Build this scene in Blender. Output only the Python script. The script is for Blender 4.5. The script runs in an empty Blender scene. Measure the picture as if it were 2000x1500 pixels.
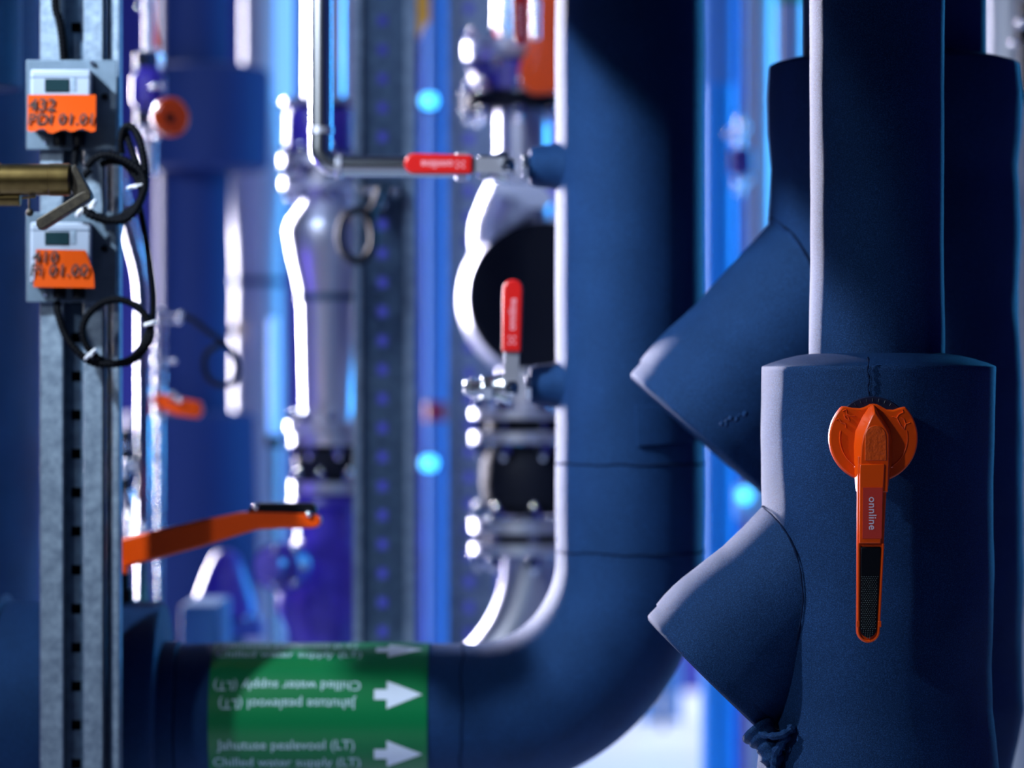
import bpy, bmesh, math, random
from mathutils import Vector, Matrix, noise
random.seed(7)
C = bpy.context.scene
COL = C.collection
PI = math.pi
H = 0.9            # camera height
F = 6000.0         # focal length in pixels of the 2000 px frame

def W(px, py, d):
    """point of the plant room seen at pixel px,py when d metres away"""
    return Vector(((px-1000)*d/F, d, H+(750-py)*d/F))

# ---------------------------------------------------------------- camera
cam = bpy.data.cameras.new('camera'); co = bpy.data.objects.new('camera', cam); COL.objects.link(co)
co.location = (0, 0, H); co.rotation_euler = (PI/2, 0, 0)
cam.sensor_width = 36; cam.lens = 108; cam.clip_end = 60
cam.dof.use_dof = True; cam.dof.focus_distance = 2.88; cam.dof.aperture_fstop = 3.2
C.camera = co
# ---------------------------------------------------------------- world, exposure
w = bpy.data.worlds.new('world'); C.world = w; w.use_nodes = True
w.node_tree.nodes['Background'].inputs[0].default_value = (0.02, 0.09, 0.32, 1)
w.node_tree.nodes['Background'].inputs[1].default_value = 0.05
C.view_settings.view_transform = 'Standard'; C.view_settings.look = 'None'
C.view_settings.gamma = 1; C.view_settings.use_curve_mapping = False
C.view_settings.exposure = 0.0
# ---------------------------------------------------------------- lamps
def area(name, loc, target, sx, sy, e, col, spread=180):
    l = bpy.data.lights.new(name, 'AREA'); l.shape = 'RECTANGLE'; l.size = sx; l.size_y = sy
    l.energy = e; l.color = col; l.spread = math.radians(spread)
    o = bpy.data.objects.new(name, l); COL.objects.link(o); o.location = loc
    o.rotation_euler = (Vector(target)-Vector(loc)).to_track_quat('-Z', 'Y').to_euler()
    return o
area('lamp_rim', (-2.45, 7.8, 1.6), (0.15, 3.3, 0.9), 0.34, 2.6, 100, (0.88, 0.84, 1.0), 60)
area('lamp_key', (-1.9, 0.9, 2.1), (0.25, 3.3, 0.8), 0.14, 0.14, 11, (0.86, 0.92, 1.0), 120)
area('lamp_side', (-1.10, 2.65, 1.85), (0.134, 3.5, 0.9), 0.05, 0.05, 7.5, (0.80, 0.90, 1.0), 68)
area('lamp_aisle', (0.2, 6.6, 2.9), (0.0, 6.8, 0.0), 2.6, 1.8, 24, (0.62, 0.74, 1.0), 120)
area('lamp_blue', (1.9, 6.5, 1.4), (0.3, 5.7, 1.0), 0.8, 1.6, 48, (0.05, 0.42, 1.0), 120)
area('lamp_far', (0.6, 8.4, 2.95), (0.6, 8.45, 0.0), 1.4, 0.5, 40, (0.86, 0.90, 1.0), 90)
area('lamp_violet', (-1.7, 3.9, 0.35), (-0.4, 5.2, 0.55), 0.5, 0.4, 6, (0.22, 0.10, 1.0))
area('lamp_back_fill', (-1.2, 2.6, 2.6), (-0.2, 5.4, 0.9), 0.8, 0.5, 9, (0.60, 0.74, 1.0), 60)

# ---------------------------------------------------------------- materials
def mat(name, col, rough=0.5, metal=0.0, spec=0.5, bump=0.0, bscale=900, mott=None, emit=None, estr=0, coat=0, msc=60, grain=False, tint=None):
    m = bpy.data.materials.new(name); m.use_nodes = True
    nt = m.node_tree; b = nt.nodes['Principled BSDF']
    b.inputs['Base Color'].default_value = (*col, 1); b.inputs['Roughness'].default_value = rough
    b.inputs['Metallic'].default_value = metal; b.inputs['Specular IOR Level'].default_value = spec
    b.inputs['Coat Weight'].default_value = coat
    tc = nt.nodes.new('ShaderNodeTexCoord')
    if mott:
        n = nt.nodes.new('ShaderNodeTexNoise'); n.inputs['Scale'].default_value = msc; n.inputs['Detail'].default_value = 6
        r = nt.nodes.new('ShaderNodeValToRGB'); r.color_ramp.elements[0].position = 0.35; r.color_ramp.elements[1].position = 0.68
        r.color_ramp.elements[0].color = (*mott, 1); r.color_ramp.elements[1].color = (*col, 1)
        nt.links.new(tc.outputs['Object'], n.inputs['Vector']); nt.links.new(n.outputs['Fac'], r.inputs['Fac'])
        nt.links.new(r.outputs['Color'], b.inputs['Base Color'])
    if tint: b.inputs['Specular Tint'].default_value = (*tint, 1)
    if grain:
        n3 = nt.nodes.new('ShaderNodeTexNoise'); n3.inputs['Scale'].default_value = 1000; n3.inputs['Detail'].default_value = 1
        r3 = nt.nodes.new('ShaderNodeValToRGB'); r3.color_ramp.elements[0].position = 0.42; r3.color_ramp.elements[1].position = 0.74
        r3.color_ramp.elements[0].color = (0.78, 0.78, 0.80, 1); r3.color_ramp.elements[1].color = (3.2, 2.6, 2.2, 1)
        mx = nt.nodes.new('ShaderNodeMix'); mx.data_type = 'RGBA'; mx.blend_type = 'MULTIPLY'; mx.inputs[0].default_value = 1
        nt.links.new(tc.outputs['Object'], n3.inputs['Vector']); nt.links.new(n3.outputs['Fac'], r3.inputs['Fac'])
        nt.links.new(r.outputs['Color'], mx.inputs[6]); nt.links.new(r3.outputs['Color'], mx.inputs[7]); nt.links.new(mx.outputs[2], b.inputs['Base Color'])
    if bump:
        n2 = nt.nodes.new('ShaderNodeTexNoise'); n2.inputs['Scale'].default_value = bscale; n2.inputs['Detail'].default_value = 3
        bp = nt.nodes.new('ShaderNodeBump'); bp.inputs['Strength'].default_value = bump; bp.inputs['Distance'].default_value = 0.001
        nt.links.new(tc.outputs['Object'], n2.inputs['Vector']); nt.links.new(n2.outputs['Fac'], bp.inputs['Height'])
        nt.links.new(bp.outputs['Normal'], b.inputs['Normal'])
    if emit:
        b.inputs['Emission Color'].default_value = (*emit, 1); b.inputs['Emission Strength'].default_value = estr
    return m
M = dict(
 foam=mat('foam_insulation', (0.0046, 0.024, 0.092), 0.6, bump=0.6, bscale=1900, mott=(0.0032, 0.018, 0.070), msc=14, spec=0.45, grain=True, tint=(0.22, 0.48, 1.0)),
 foam_cut=mat('foam_cut_edge', (0.05, 0.17, 0.30), 0.7, bump=0.5, bscale=700),
 seam=mat('glue_seam', (0.003, 0.012, 0.045), 0.9, spec=0.1, bump=0.6, bscale=400),
 orange=mat('orange_enamel', (0.90, 0.085, 0.002), 0.28, bump=0.05, bscale=300, coat=0.15),
 orange_tape=mat('orange_tape', (0.50, 0.058, 0.001), 0.6, spec=0.1, bump=0.1, bscale=200),
 red=mat('red_vinyl', (0.50, 0.010, 0.009), 0.3, bump=0.05),
 label_red=mat('label_red', (0.60, 0.045, 0.03), 0.35),
 label_white=mat('label_white', (0.75, 0.68, 0.8), 0.5),
 pink=mat('faded_print', (0.75, 0.30, 0.36), 0.5),
 black=mat('black_plastic', (0.003, 0.0045, 0.008), 0.45, spec=0.15),
 conduit=mat('conduit_plastic', (0.0012, 0.002, 0.004), 0.6, spec=0.06),
 rubber=mat('black_rubber', (0.006, 0.008, 0.016), 0.6, spec=0.12, bump=0.3, bscale=300),
 dial=mat('dark_dial', (0.010, 0.014, 0.045), 0.4),
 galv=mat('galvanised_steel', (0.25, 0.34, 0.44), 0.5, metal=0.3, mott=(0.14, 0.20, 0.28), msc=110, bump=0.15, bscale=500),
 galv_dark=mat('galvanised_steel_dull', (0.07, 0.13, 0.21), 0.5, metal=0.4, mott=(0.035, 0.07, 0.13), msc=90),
 steel=mat('stainless_steel', (0.62, 0.66, 0.72), 0.22, metal=1.0),
 steel_satin=mat('satin_steel', (0.55, 0.57, 0.68), 0.34, metal=0.8),
 chrome=mat('bright_steel', (0.80, 0.82, 0.88), 0.14, metal=1.0),
 brass=mat('brass', (0.24, 0.175, 0.065), 0.3, metal=1.0, mott=(0.17, 0.12, 0.045), msc=60, bump=0.04, bscale=500),
 brass_dark=mat('worn_bronze', (0.055, 0.048, 0.035), 0.5, metal=0.7, mott=(0.03, 0.027, 0.022), msc=200, bump=0.3),
 device=mat('device_case', (0.27, 0.33, 0.43), 0.5, spec=0.3),
 device_dark=mat('device_back', (0.035, 0.055, 0.08), 0.5),
 lcd=mat('lcd_glass', (0.010, 0.028, 0.035), 0.12),
 ink=mat('marker_ink', (0.03, 0.012, 0.01), 0.6),
 tie=mat('cable_tie', (0.75, 0.78, 0.85), 0.4),
 green=mat('green_marker_tape', (0.0, 0.15, 0.045), 0.3, coat=0.1),
 print=mat('tape_print', (0.40, 0.58, 0.66), 0.4),
 arrow=mat('tape_arrow', (0.62, 0.72, 0.88), 0.4),
 purple=mat('violet_coated_iron', (0.055, 0.035, 0.42), 0.35, mott=(0.03, 0.02, 0.26), msc=20),
 pump=mat('blue_coated_iron', (0.03, 0.10, 0.42), 0.4, mott=(0.02, 0.06, 0.3), msc=20),
 navy=mat('navy_wrap', (0.006, 0.026, 0.125), 0.7, spec=0.3, bump=0.2, bscale=300),
 pale=mat('pale_pipe_jacket', (0.50, 0.52, 0.56), 0.4, metal=0.2),
 dull_pipe=mat('dull_pipe_paint', (0.20, 0.22, 0.32), 0.7, spec=0.2),
 blue_pipe=mat('blue_painted_pipe', (0.12, 0.36, 0.80), 0.8, spec=0.2),
 electric=mat('bright_blue_pipe', (0.01, 0.36, 0.95), 0.5),
 red_band=mat('red_band', (0.4, 0.03, 0.08), 0.5),
 yellow=mat('yellow_tag', (0.8, 0.42, 0.02), 0.5),
 green_cap=mat('green_band', (0.02, 0.35, 0.12), 0.5),
 teal=mat('teal_paint', (0.015, 0.12, 0.26), 0.6),
 wall=mat('wall_paint', (0.045, 0.050, 0.36), 0.8, mott=(0.03, 0.035, 0.28), msc=1.5),
 floor=mat('floor_paint', (0.78, 0.83, 0.92), 0.35, mott=(0.70, 0.76, 0.88), msc=3),
 ceil=mat('ceiling_paint', (0.04, 0.06, 0.12), 0.8),
 cyan=mat('cyan_lamp', (0.1, 0.6, 1.0), 0.4, emit=(0.06, 0.52, 1.0), estr=3.2),
 azure=mat('azure_tube', (0.1, 0.4, 1.0), 0.4, emit=(0.20, 0.50, 1.0), estr=1.0),  # emission put in for light blue streaks such as a pipe reflection
)

# ---------------------------------------------------------------- builders
def finish(name, bm, m, parent=None, origin=None, smooth=35, bevel=0, subs=2):
    bmesh.ops.recalc_face_normals(bm, faces=bm.faces[:])
    if parent is not None:
        root = parent
        while root.parent: root = root.parent
        org = Vector(root.location)
    elif origin is not None: org = Vector(origin)
    else:
        vs = [v.co for v in bm.verts]
        org = Vector((sum(v.x for v in vs)/len(vs), sum(v.y for v in vs)/len(vs), min(v.z for v in vs)))
    bmesh.ops.translate(bm, verts=bm.verts[:], vec=-org)
    me = bpy.data.meshes.new(name); bm.to_mesh(me); bm.free()
    for p in me.polygons: p.use_smooth = True
    me.set_sharp_from_angle(angle=math.radians(smooth))
    me.materials.append(m)
    o = bpy.data.objects.new(name, me); COL.objects.link(o)
    if parent is None: o.location = org
    else: o.parent = parent
    if bevel:
        b = o.modifiers.new('bevel', 'BEVEL'); b.width = bevel; b.segments = subs; b.limit_method = 'ANGLE'; b.angle_limit = math.radians(35)
    return o
def thing(name, loc, label, cat, group=None):
    o = bpy.data.objects.new(name, None); COL.objects.link(o); o.location = loc; o.empty_display_size = 0.05
    o['label'] = label; o['category'] = cat
    if group: o['group'] = group
    return o
def tag(o, label, cat, group=None):
    o['label'] = label; o['category'] = cat
    if group: o['group'] = group
    return o
def structure(o): o['kind'] = 'structure'; return o
def nb(): return bmesh.new()
def box(bm, a, b):
    x0, x1 = sorted((a[0], b[0])); y0, y1 = sorted((a[1], b[1])); z0, z1 = sorted((a[2], b[2]))
    v = [bm.verts.new(p) for p in ((x0,y0,z0),(x1,y0,z0),(x1,y1,z0),(x0,y1,z0),(x0,y0,z1),(x1,y0,z1),(x1,y1,z1),(x0,y1,z1))]
    for f in ((0,1,2,3),(4,5,6,7),(0,1,5,4),(1,2,6,5),(2,3,7,6),(3,0,4,7)): bm.faces.new([v[i] for i in f])
    return bm
def frame_of(t):
    t = t.normalized(); a = Vector((0,0,1)) if abs(t.z) < 0.9 else Vector((1,0,0))
    u = t.cross(a).normalized(); return u, t.cross(u).normalized()
def revolve(bm, p0, axis, prof, n=48, wob=0, seed=0, cap=True):
    """prof = [(distance along axis, radius)]; wob = soft unevenness in metres"""
    axis = Vector(axis).normalized(); u, v = frame_of(axis); p0 = Vector(p0); rings = []
    for (t, r) in prof:
        ring = []
        for i in range(n):
            a = 2*PI*i/n; dirv = u*math.cos(a)+v*math.sin(a); rr = r
            if wob:
                q = p0+axis*t+dirv*r
                rr = r + wob*noise.noise(q*9+Vector((seed, 0, 0))) + wob*0.4*noise.noise(q*26+Vector((0, seed, 0)))
            ring.append(bm.verts.new(p0+axis*t+dirv*rr))
        rings.append(ring)
    for a, b in zip(rings, rings[1:]):
        for i in range(n): bm.faces.new((a[i], a[(i+1) % n], b[(i+1) % n], b[i]))
    if cap: bm.faces.new(rings[0][::-1]); bm.faces.new(rings[-1])
    return bm
def dense(prof, step):
    out = [prof[0]]
    for a, b in zip(prof, prof[1:]):
        k = max(1, int(abs(b[0]-a[0])/step))
        for j in range(1, k+1): out.append((a[0]+(b[0]-a[0])*j/k, a[1]+(b[1]-a[1])*j/k))
    return out
def cyl(bm, a, b, r, n=32, r2=None, ch=0):
    a = Vector(a); b = Vector(b); L = (b-a).length; r2 = r if r2 is None else r2
    pr = [(0, r), (L, r2)] if not ch else [(0, r-ch), (ch, r), (L-ch, r2), (L, r2-ch)]
    return revolve(bm, a, b-a, pr, n)
def catmull(pts, k=10, closed=False):
    P = [Vector(p) for p in pts]; out = []; n = len(P)
    for i in range(n-1):
        p0 = P[max(0, i-1)]; p1 = P[i]; p2 = P[i+1]; p3 = P[min(n-1, i+2)]
        for j in range(k):
            t = j/k
            out.append(0.5*((2*p1)+(p2-p0)*t+(2*p0-5*p1+4*p2-p3)*t*t+(3*p1-p0-3*p2+p3)*t**3))
    out.append(P[-1]); return out
def sweep(bm, path, rad, n=16, cap=True):
    P = [Vector(p) for p in path]; rings = []; u = None; s = 0
    for i, p in enumerate(P):
        t = (P[min(i+1, len(P)-1)]-P[max(i-1, 0)]).normalized()
        if i: s += (p-P[i-1]).length
        if u is None: u, v = frame_of(t)
        else: u = (u-t*u.dot(t)).normalized(); v = t.cross(u)
        r = rad(s, i) if callable(rad) else rad
        rings.append([bm.verts.new(p+(u*math.cos(2*PI*k/n)+v*math.sin(2*PI*k/n))*r) for k in range(n)])
    for a, b in zip(rings, rings[1:]):
        for k in range(n): bm.faces.new((a[k], a[(k+1) % n], b[(k+1) % n], b[k]))
    if cap: bm.faces.new(rings[0][::-1]); bm.faces.new(rings[-1])
    return bm
def resample(path, step):
    P = [Vector(p) for p in path]; out = [P[0]]; acc = 0
    for a, b in zip(P, P[1:]):
        L = (b-a).length; t = step-acc
        while t <= L: out.append(a+(b-a)*(t/L)); t += step
        acc = (acc+L) % step
    return out
def corrugated(bm, pts, r, k=14):
    P = resample(catmull(pts, k), 0.0011)
    return sweep(bm, P, lambda s, i: r*(1.0 if i % 4 < 2 else 0.80), 12)
def prism(bm, pts, y0, y1, inset=0, yb=None):
    """pts = world x,z outline; front at y0 (nearer), back at y1; inset shrinks the front"""
    cx = sum(p[0] for p in pts)/len(pts); cz = sum(p[1] for p in pts)/len(pts)
    f = [bm.verts.new((cx+(p[0]-cx)*(1-inset), y0, cz+(p[1]-cz)*(1-inset))) for p in pts]
    b = [bm.verts.new((p[0], y1, p[1])) for p in pts]
    bm.faces.new(f); bm.faces.new(b[::-1]); n = len(pts)
    for i in range(n): bm.faces.new((f[i], f[(i+1) % n], b[(i+1) % n], b[i]))
    return bm
def hexbolt(bm, c, axis, r, h):
    axis = Vector(axis).normalized(); c = Vector(c)
    revolve(bm, c, axis, [(0, r*1.5), (h*0.2, r*1.5)], 16)
    revolve(bm, c+axis*h*0.2, axis, [(0, r*1.25), (h*0.75, r*1.25), (h*0.85, r*0.95)], 6)
    revolve(bm, c+axis*h*0.9, axis, [(0, r*0.6), (h*0.5, r*0.58), (h*0.62, r*0.4)], 12)
    return bm
def text_mesh(bm, s, size, fn, thick=0, shear=0, space=1.0, bold=0.0):
    """adds text s; fn maps the flat text point (x,y, k) to the world; centred"""
    cu = bpy.data.curves.new('t', 'FONT'); cu.body = s; cu.size = size; cu.align_x = 'CENTER'; cu.align_y = 'CENTER'
    cu.space_character = space; cu.shear = shear; cu.resolution_u = 3; cu.offset = bold
    o = bpy.data.objects.new('t', cu); COL.objects.link(o)
    dg = bpy.context.evaluated_depsgraph_get(); me = o.evaluated_get(dg).to_mesh()
    t = bmesh.new(); t.from_mesh(me); o.evaluated_get(dg).to_mesh_clear()
    bpy.data.objects.remove(o); bpy.data.curves.remove(cu)
    bmesh.ops.triangulate(t, faces=t.faces[:])
    for _ in range(2):
        le = [e for e in t.edges if e.calc_length() > size*0.25]
        if le: bmesh.ops.subdivide_edges(t, edges=le, cuts=1); bmesh.ops.triangulate(t, faces=t.faces[:])
    m = {}
    for v in t.verts: m[v] = bm.verts.new(fn(v.co.x, v.co.y))
    for f in t.faces:
        try: bm.faces.new([m[v] for v in f.verts])
        except ValueError: pass
    t.free(); return bm
def noflip_text(name, bm, m, parent):
    # text skins are single sheets lying on a label: keep their winding
    return finish(name, bm, m, parent)

# ---------------------------------------------------------------- setting
b = nb(); box(b, (-5, -3, -0.1), (4, 9.2, 0)); structure(finish('floor', b, M['floor']))
b = nb(); box(b, (-5, 9.0, 0), (4, 9.2, 3.3)); structure(finish('wall_back', b, M['wall']))
b = nb(); box(b, (-5, 2.2, 3.3), (4, 9.2, 3.4)); structure(finish('ceiling', b, M['ceil']))
b = nb(); box(b, (3.0, -3, 0), (3.2, 9.2, 3.3)); structure(finish('wall_right', b, M['wall']))
CEIL = 3.3

def shade_panel(name, a, b, z, label):  # unseen panel added to block the lamps and cast diagonal shade edges
    a = Vector((a[0], a[1], z)); b2 = Vector((b[0], b[1], z)); e = (b2-a).normalized(); nrm = Vector((-e.y, e.x, 0))*0.012
    bm = nb(); q = [a+nrm, b2+nrm, b2-nrm, a-nrm]; lo = [bm.verts.new(p) for p in q]; hi = [bm.verts.new((p.x, p.y, CEIL)) for p in q]
    bm.faces.new(lo); bm.faces.new(hi[::-1])
    for i in range(4): bm.faces.new((lo[i], lo[(i+1) % 4], hi[(i+1) % 4], hi[i]))
    tag(finish(name, bm, M['galv_dark']), label, 'partition')
shade_panel('shade_blocker', (0.15, 2.87), (-0.70, 1.87), 1.45, 'unseen panel added to cast shade, in front of the sharp upright pipe, above the view')
shade_panel('shade_blocker', (-0.24, 3.306), (-0.48, 2.945), 1.488, 'unseen panel added to cast shade, between left strut and bent pipe, above the view')
shade_panel('shade_blocker', (-0.26, 3.14), (-0.60, 2.38), 1.44, 'unseen panel added to cast shade, in front of the left strut, above the view')
shade_panel('shade_blocker', (-0.62, 2.33), (-0.80, 1.93), 1.56, 'unseen panel added to cast shade, nearest the viewer on the left, above the view')

# ================================================================= front strainer (sharp)
D0 = 3.0; S = D0/F
def vert_profile(pts, d):     # [(py, r_px)] from top to bottom -> z based profile upward
    return [((750-py)*d/F+H, r*d/F) for (py, r) in pts]
root = thing('insulated_strainer', Vector((W(1714,0,D0).x, D0, 0)),
             'large navy foam-insulated strainer body in sharp focus, carrying the big orange valve lever', 'strainer')
x0 = W(1714, 0, D0).x
pf = [(1.5, 60)]
prof = [(0.0, 0.07), (0.40, 0.07), (0.42, 0.085)]
pp = [(1640, 210), (1560, 233), (1500, 234), (1440, 228), (1380, 221), (1300, 221), (1200, 224), (1000, 225), (860, 226), (725, 227), (717, 227), (715, 225), (708, 208), (701, 185), (695, 160), (689, 120)]
prof += [(z, r) for z, r in vert_profile(pp, D0)]
bm = nb(); revolve(bm, (x0, D0, 0), (0,0,1), dense(prof, 0.012), 96, 0.0022, 3)
finish('body_jacket', bm, M['foam'], root, smooth=50)
# 45 degree branch, cap plane between (1262,1208) and (1500,1440)
def branch(root, tip, low, d, length, seed, name='branch_jacket', squeeze=0.94):
    a = W(tip[0], tip[1], d); bpt = W(low[0], low[1], d); c = (a+bpt)/2; r = (a-bpt).length/2
    e = (bpt-a).normalized(); ax = Vector((-e.z, 0, e.x))
    if ax.x < 0: ax = -ax           # towards the body
    pr = [(0.0, r*0.05), (0.0006, r*0.96), (0.003, r*0.995), (0.006, r), (0.03, r*1.0), (length*0.08, r*1.02), (length*0.14, r*1.034), (length*0.20, r*1.036), (length*0.26, r*1.026), (length*0.33, r*1.0), (length*0.41, r*0.972), (length*0.49, r*squeeze), (length*0.62, r*(squeeze-0.005)), (length, r*0.95)]
    bm = nb(); revolve(bm, c, ax, dense(pr, 0.008), 96, 0.0016, seed)
    finish(name, bm, M['foam'], root, smooth=50)
    return c, ax, r
def branch_seam(root, c, ax, r, bx, by, R, rad=0.0010, wob=0.0012, m='seam'):
    pts = []
    u = Vector((0, 1, 0)); v = ax.cross(u)
    for i in range(181):
        a = 2*PI*i/180; q = c+(u*math.cos(a)+v*math.sin(a))*r
        # intersect with the upright cylinder (bx,by,R)
        dx, dy = ax.x, ax.y; ox, oy = q.x-bx, q.y-by
        A = dx*dx+dy*dy; B = 2*(ox*dx+oy*dy); Cc = ox*ox+oy*oy-R*R; disc = B*B-4*A*Cc
        if disc < 0: continue
        t = (-B-math.sqrt(disc))/(2*A); p = q+ax*t
        p += Vector((noise.noise(p*60)*wob, -0.0004, noise.noise(p*70+Vector((3,3,3)))*wob))
        pts.append(p)
    bm = nb(); sweep(bm, pts, lambda s, i: rad*(0.8+0.5*noise.noise(Vector((s*90, 1, 2)))), 8)
    finish('seam', bm, M[m], root)
c, ax, r = branch(root, (1262, 1209), (1498, 1440), D0, 0.21, 5)
branch_seam(root, c, ax, r*0.955, x0, D0, 0.1130)
# vertical crease at the top of the jacket
bm = nb(); sweep(bm, [W(1695+1.5*math.sin(k*0.9)+k*0.15, 697+k*5, D0-0.1138) for k in range(17)], lambda s, i: 0.0007+0.0004*math.sin(i*1.9), 8)
finish('seam', bm, M['seam'], root)
# crumpled drip of foam and glue under the branch
bm = nb(); dp = catmull([W(1478, 1424, 2.95), W(1492, 1444, 2.945), W(1505, 1470, 2.94), W(1510, 1500, 2.94), W(1506, 1545, 2.94)], 8)
sweep(bm, dp, lambda s, i: 0.017*(0.35+0.65*math.exp(-s*26))*(1+0.35*noise.noise(Vector((s*140, 0, 5)))), 14)
sweep(bm, catmull([W(1548, 1418, 2.93), W(1528, 1450, 2.925), W(1513, 1480, 2.93), W(1512, 1540, 2.93)], 8), lambda s, i: 0.0045*(1+0.6*noise.noise(Vector((s*190, 3, 5)))), 8)
sweep(bm, catmull([W(1478, 1430, 2.94), W(1500, 1437, 2.925), W(1525, 1436, 2.92), W(1545, 1424, 2.92)], 8), lambda s, i: 0.0035*(1+0.8*noise.noise(Vector((s*190, 3, 9)))), 8)
finish('loose_foam_strip', bm, M['foam'], root)

# riser above it
bm = nb(); xr = W(1713, 0, D0).x; z0 = W(0, 692, D0).z
pr = [(z0-0.001, 131*S), (z0, 131*S), (z0+0.1, 130.5*S), (z0+0.2, 130*S), (z0+0.35, 131*S), (CEIL, 131*S)]
revolve(bm, (xr, D0, 0), (0,0,1), dense(pr, 0.012), 96, 0.0014, 8)
tag(finish('insulated_pipe', bm, M['foam']), 'navy foam-insulated upright pipe in sharp focus, rising from the strainer with the orange lever', 'pipe')

# ---- orange butterfly-valve lever, in front of the jacket
DH = 2.845; sH = DH/F
def HP(px, py, w): 
    p = W(px, py, DH); return Vector((p.x, DH-w*sH, p.z))
def HZ(pts): return [((px-1000)*sH, H+(750-py)*sH) for px, py in pts]
lev = thing('valve_lever', HP(1706, 855, -40), 'orange enamelled valve lever pointing straight down on the sharp navy strainer', 'valve lever')
bm = nb(); cyl(bm, HP(1706, 850, -86), HP(1706, 850, -12), 30*sH, 32); finish('stem', bm, M['black'], lev)
bm = nb(); revolve(bm, HP(1706, 850, -28), (0,-1,0), [(0, 75*sH), (10*sH, 76*sH), (14*sH, 74*sH)], 72); finish('dial_plate', bm, M['dial'], lev)
bm = nb()
for k in range(7):
    a = math.radians(60+k*10); c0 = HP(1706+66*math.cos(a), 850-66*math.sin(a), -13.5); c1 = HP(1706+72*math.cos(a), 850-72*math.sin(a), -13.5); cyl(bm, c0, c1, 0.6*sH, 6)
finish('dial_marks', bm, M['device_dark'], lev)
# skirt
sk = []
a0 = math.degrees(math.atan2(855-794, 1645-1706)); 
for k in range(61):
    a = math.radians(135.5+(404.5-135.5)*k/60.0)
    sk.append((1706+88*math.cos(a), 855-88*math.sin(a)))
sk += [(1757, 796), (1745, 800), (1732, 799), (1722, 793), (1714, 789), (1706, 788), (1699, 789), (1690, 794), (1680, 797), (1665, 796), (1652, 793)]
bm = nb(); prism(bm, HZ(sk), DH-3*sH, DH+12*sH, 0.02); finish('skirt', bm, M['orange'], lev, bevel=3*sH, subs=3)
# raised boss: loft between outlines of equal count
def loft(bm, rings):
    R = [[bm.verts.new(HP(x, y, w_)) for (x, y) in pts] for (pts, w_) in rings]; n = len(R[0])
    for a, b2 in zip(R, R[1:]):
        for i in range(n): bm.faces.new((a[i], a[(i+1) % n], b2[(i+1) % n], b2[i]))
    bm.faces.new(R[0][::-1]); bm.faces.new(R[-1]); return bm
o1 = [(1706, 789), (1722, 812), (1738, 838), (1744, 870), (1743, 905), (1738, 934), (1733, 960), (1671, 960), (1668, 925), (1667, 900), (1666, 870), (1669, 842), (1682, 815), (1696, 795)]
o2 = [(1705, 794), (1717, 813), (1732, 836), (1735, 846), (1735, 870), (1734, 902), (1731, 960), (1674, 960), (1673, 925), (1673, 900), (1674, 870), (1677, 848), (1686, 824), (1699, 797)]
o3 = [(1705, 806), (1714, 818), (1727, 838), (1732, 848), (1732, 870), (1732, 902), (1730, 960), (1677, 960), (1677, 925), (1677, 900), (1679, 870), (1683, 850), (1690, 834), (1700, 812)]
bm = nb(); loft(bm, [(o1, 0), (o2, 20), (o3, 34)]); finish('boss', bm, M['orange'], lev, bevel=1.6*sH, subs=2)
arch = [(1685, 900)] + [(1706+21*math.cos(math.radians(180-k*15)), 852-22*math.sin(math.radians(180-k*15))) for k in range(13)] + [(1728, 900)]
bm = nb(); prism(bm, HZ(arch), DH-36*sH, DH-30*sH, 0.03); finish('boss_pad', bm, mat('rough_orange', (0.72, 0.085, 0.004), 0.4, bump=0.9, bscale=260, coat=0.4), lev, bevel=1*sH)
# lever arm as trough: side walls, face, rounded end
def taper(y): t = (y-900)/(1216-900); return (1672-2*t, 1731-16*t)
def arm(y0, y1, w0, w1, inl=0, inr=0, steps=8, rnd=False):
    L = []; Rr = []
    for k in range(steps+1):
        y = y0+(y1-y0)*k/steps; l, r_ = taper(y); L.append((l+inl, y)); Rr.append((r_-inr, y))
    pts = L
    if rnd:
        l, r_ = L[-1][0], Rr[-1][0]; cx = (l+r_)/2; hw = (r_-l)/2
        pts = L + [(cx-hw*math.cos(math.radians(k*15)), y1+hw*1.05*math.sin(math.radians(k*15))) for k in range(1, 12)]
    return pts + Rr[::-1]
bm = nb(); prism(bm, HZ(arm(890, 1230, 0, 0, rnd=True)), DH-30*sH, DH-12*sH, 0.0); finish('arm', bm, M['orange'], lev, bevel=2.5*sH, subs=3)
bm = nb(); prism(bm, HZ(arm(905, 1060, 0, 0, 3, 7)), DH-38*sH, DH-28*sH, 0.01); finish('arm_face', bm, M['orange'], lev, bevel=1.6*sH, subs=2)
for (n_, e) in (('left', 0), ('right', 1)):
    rim = []
    outer = arm(1060, 1228, 0, 0, 0.5, 0.5, rnd=True)
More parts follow.
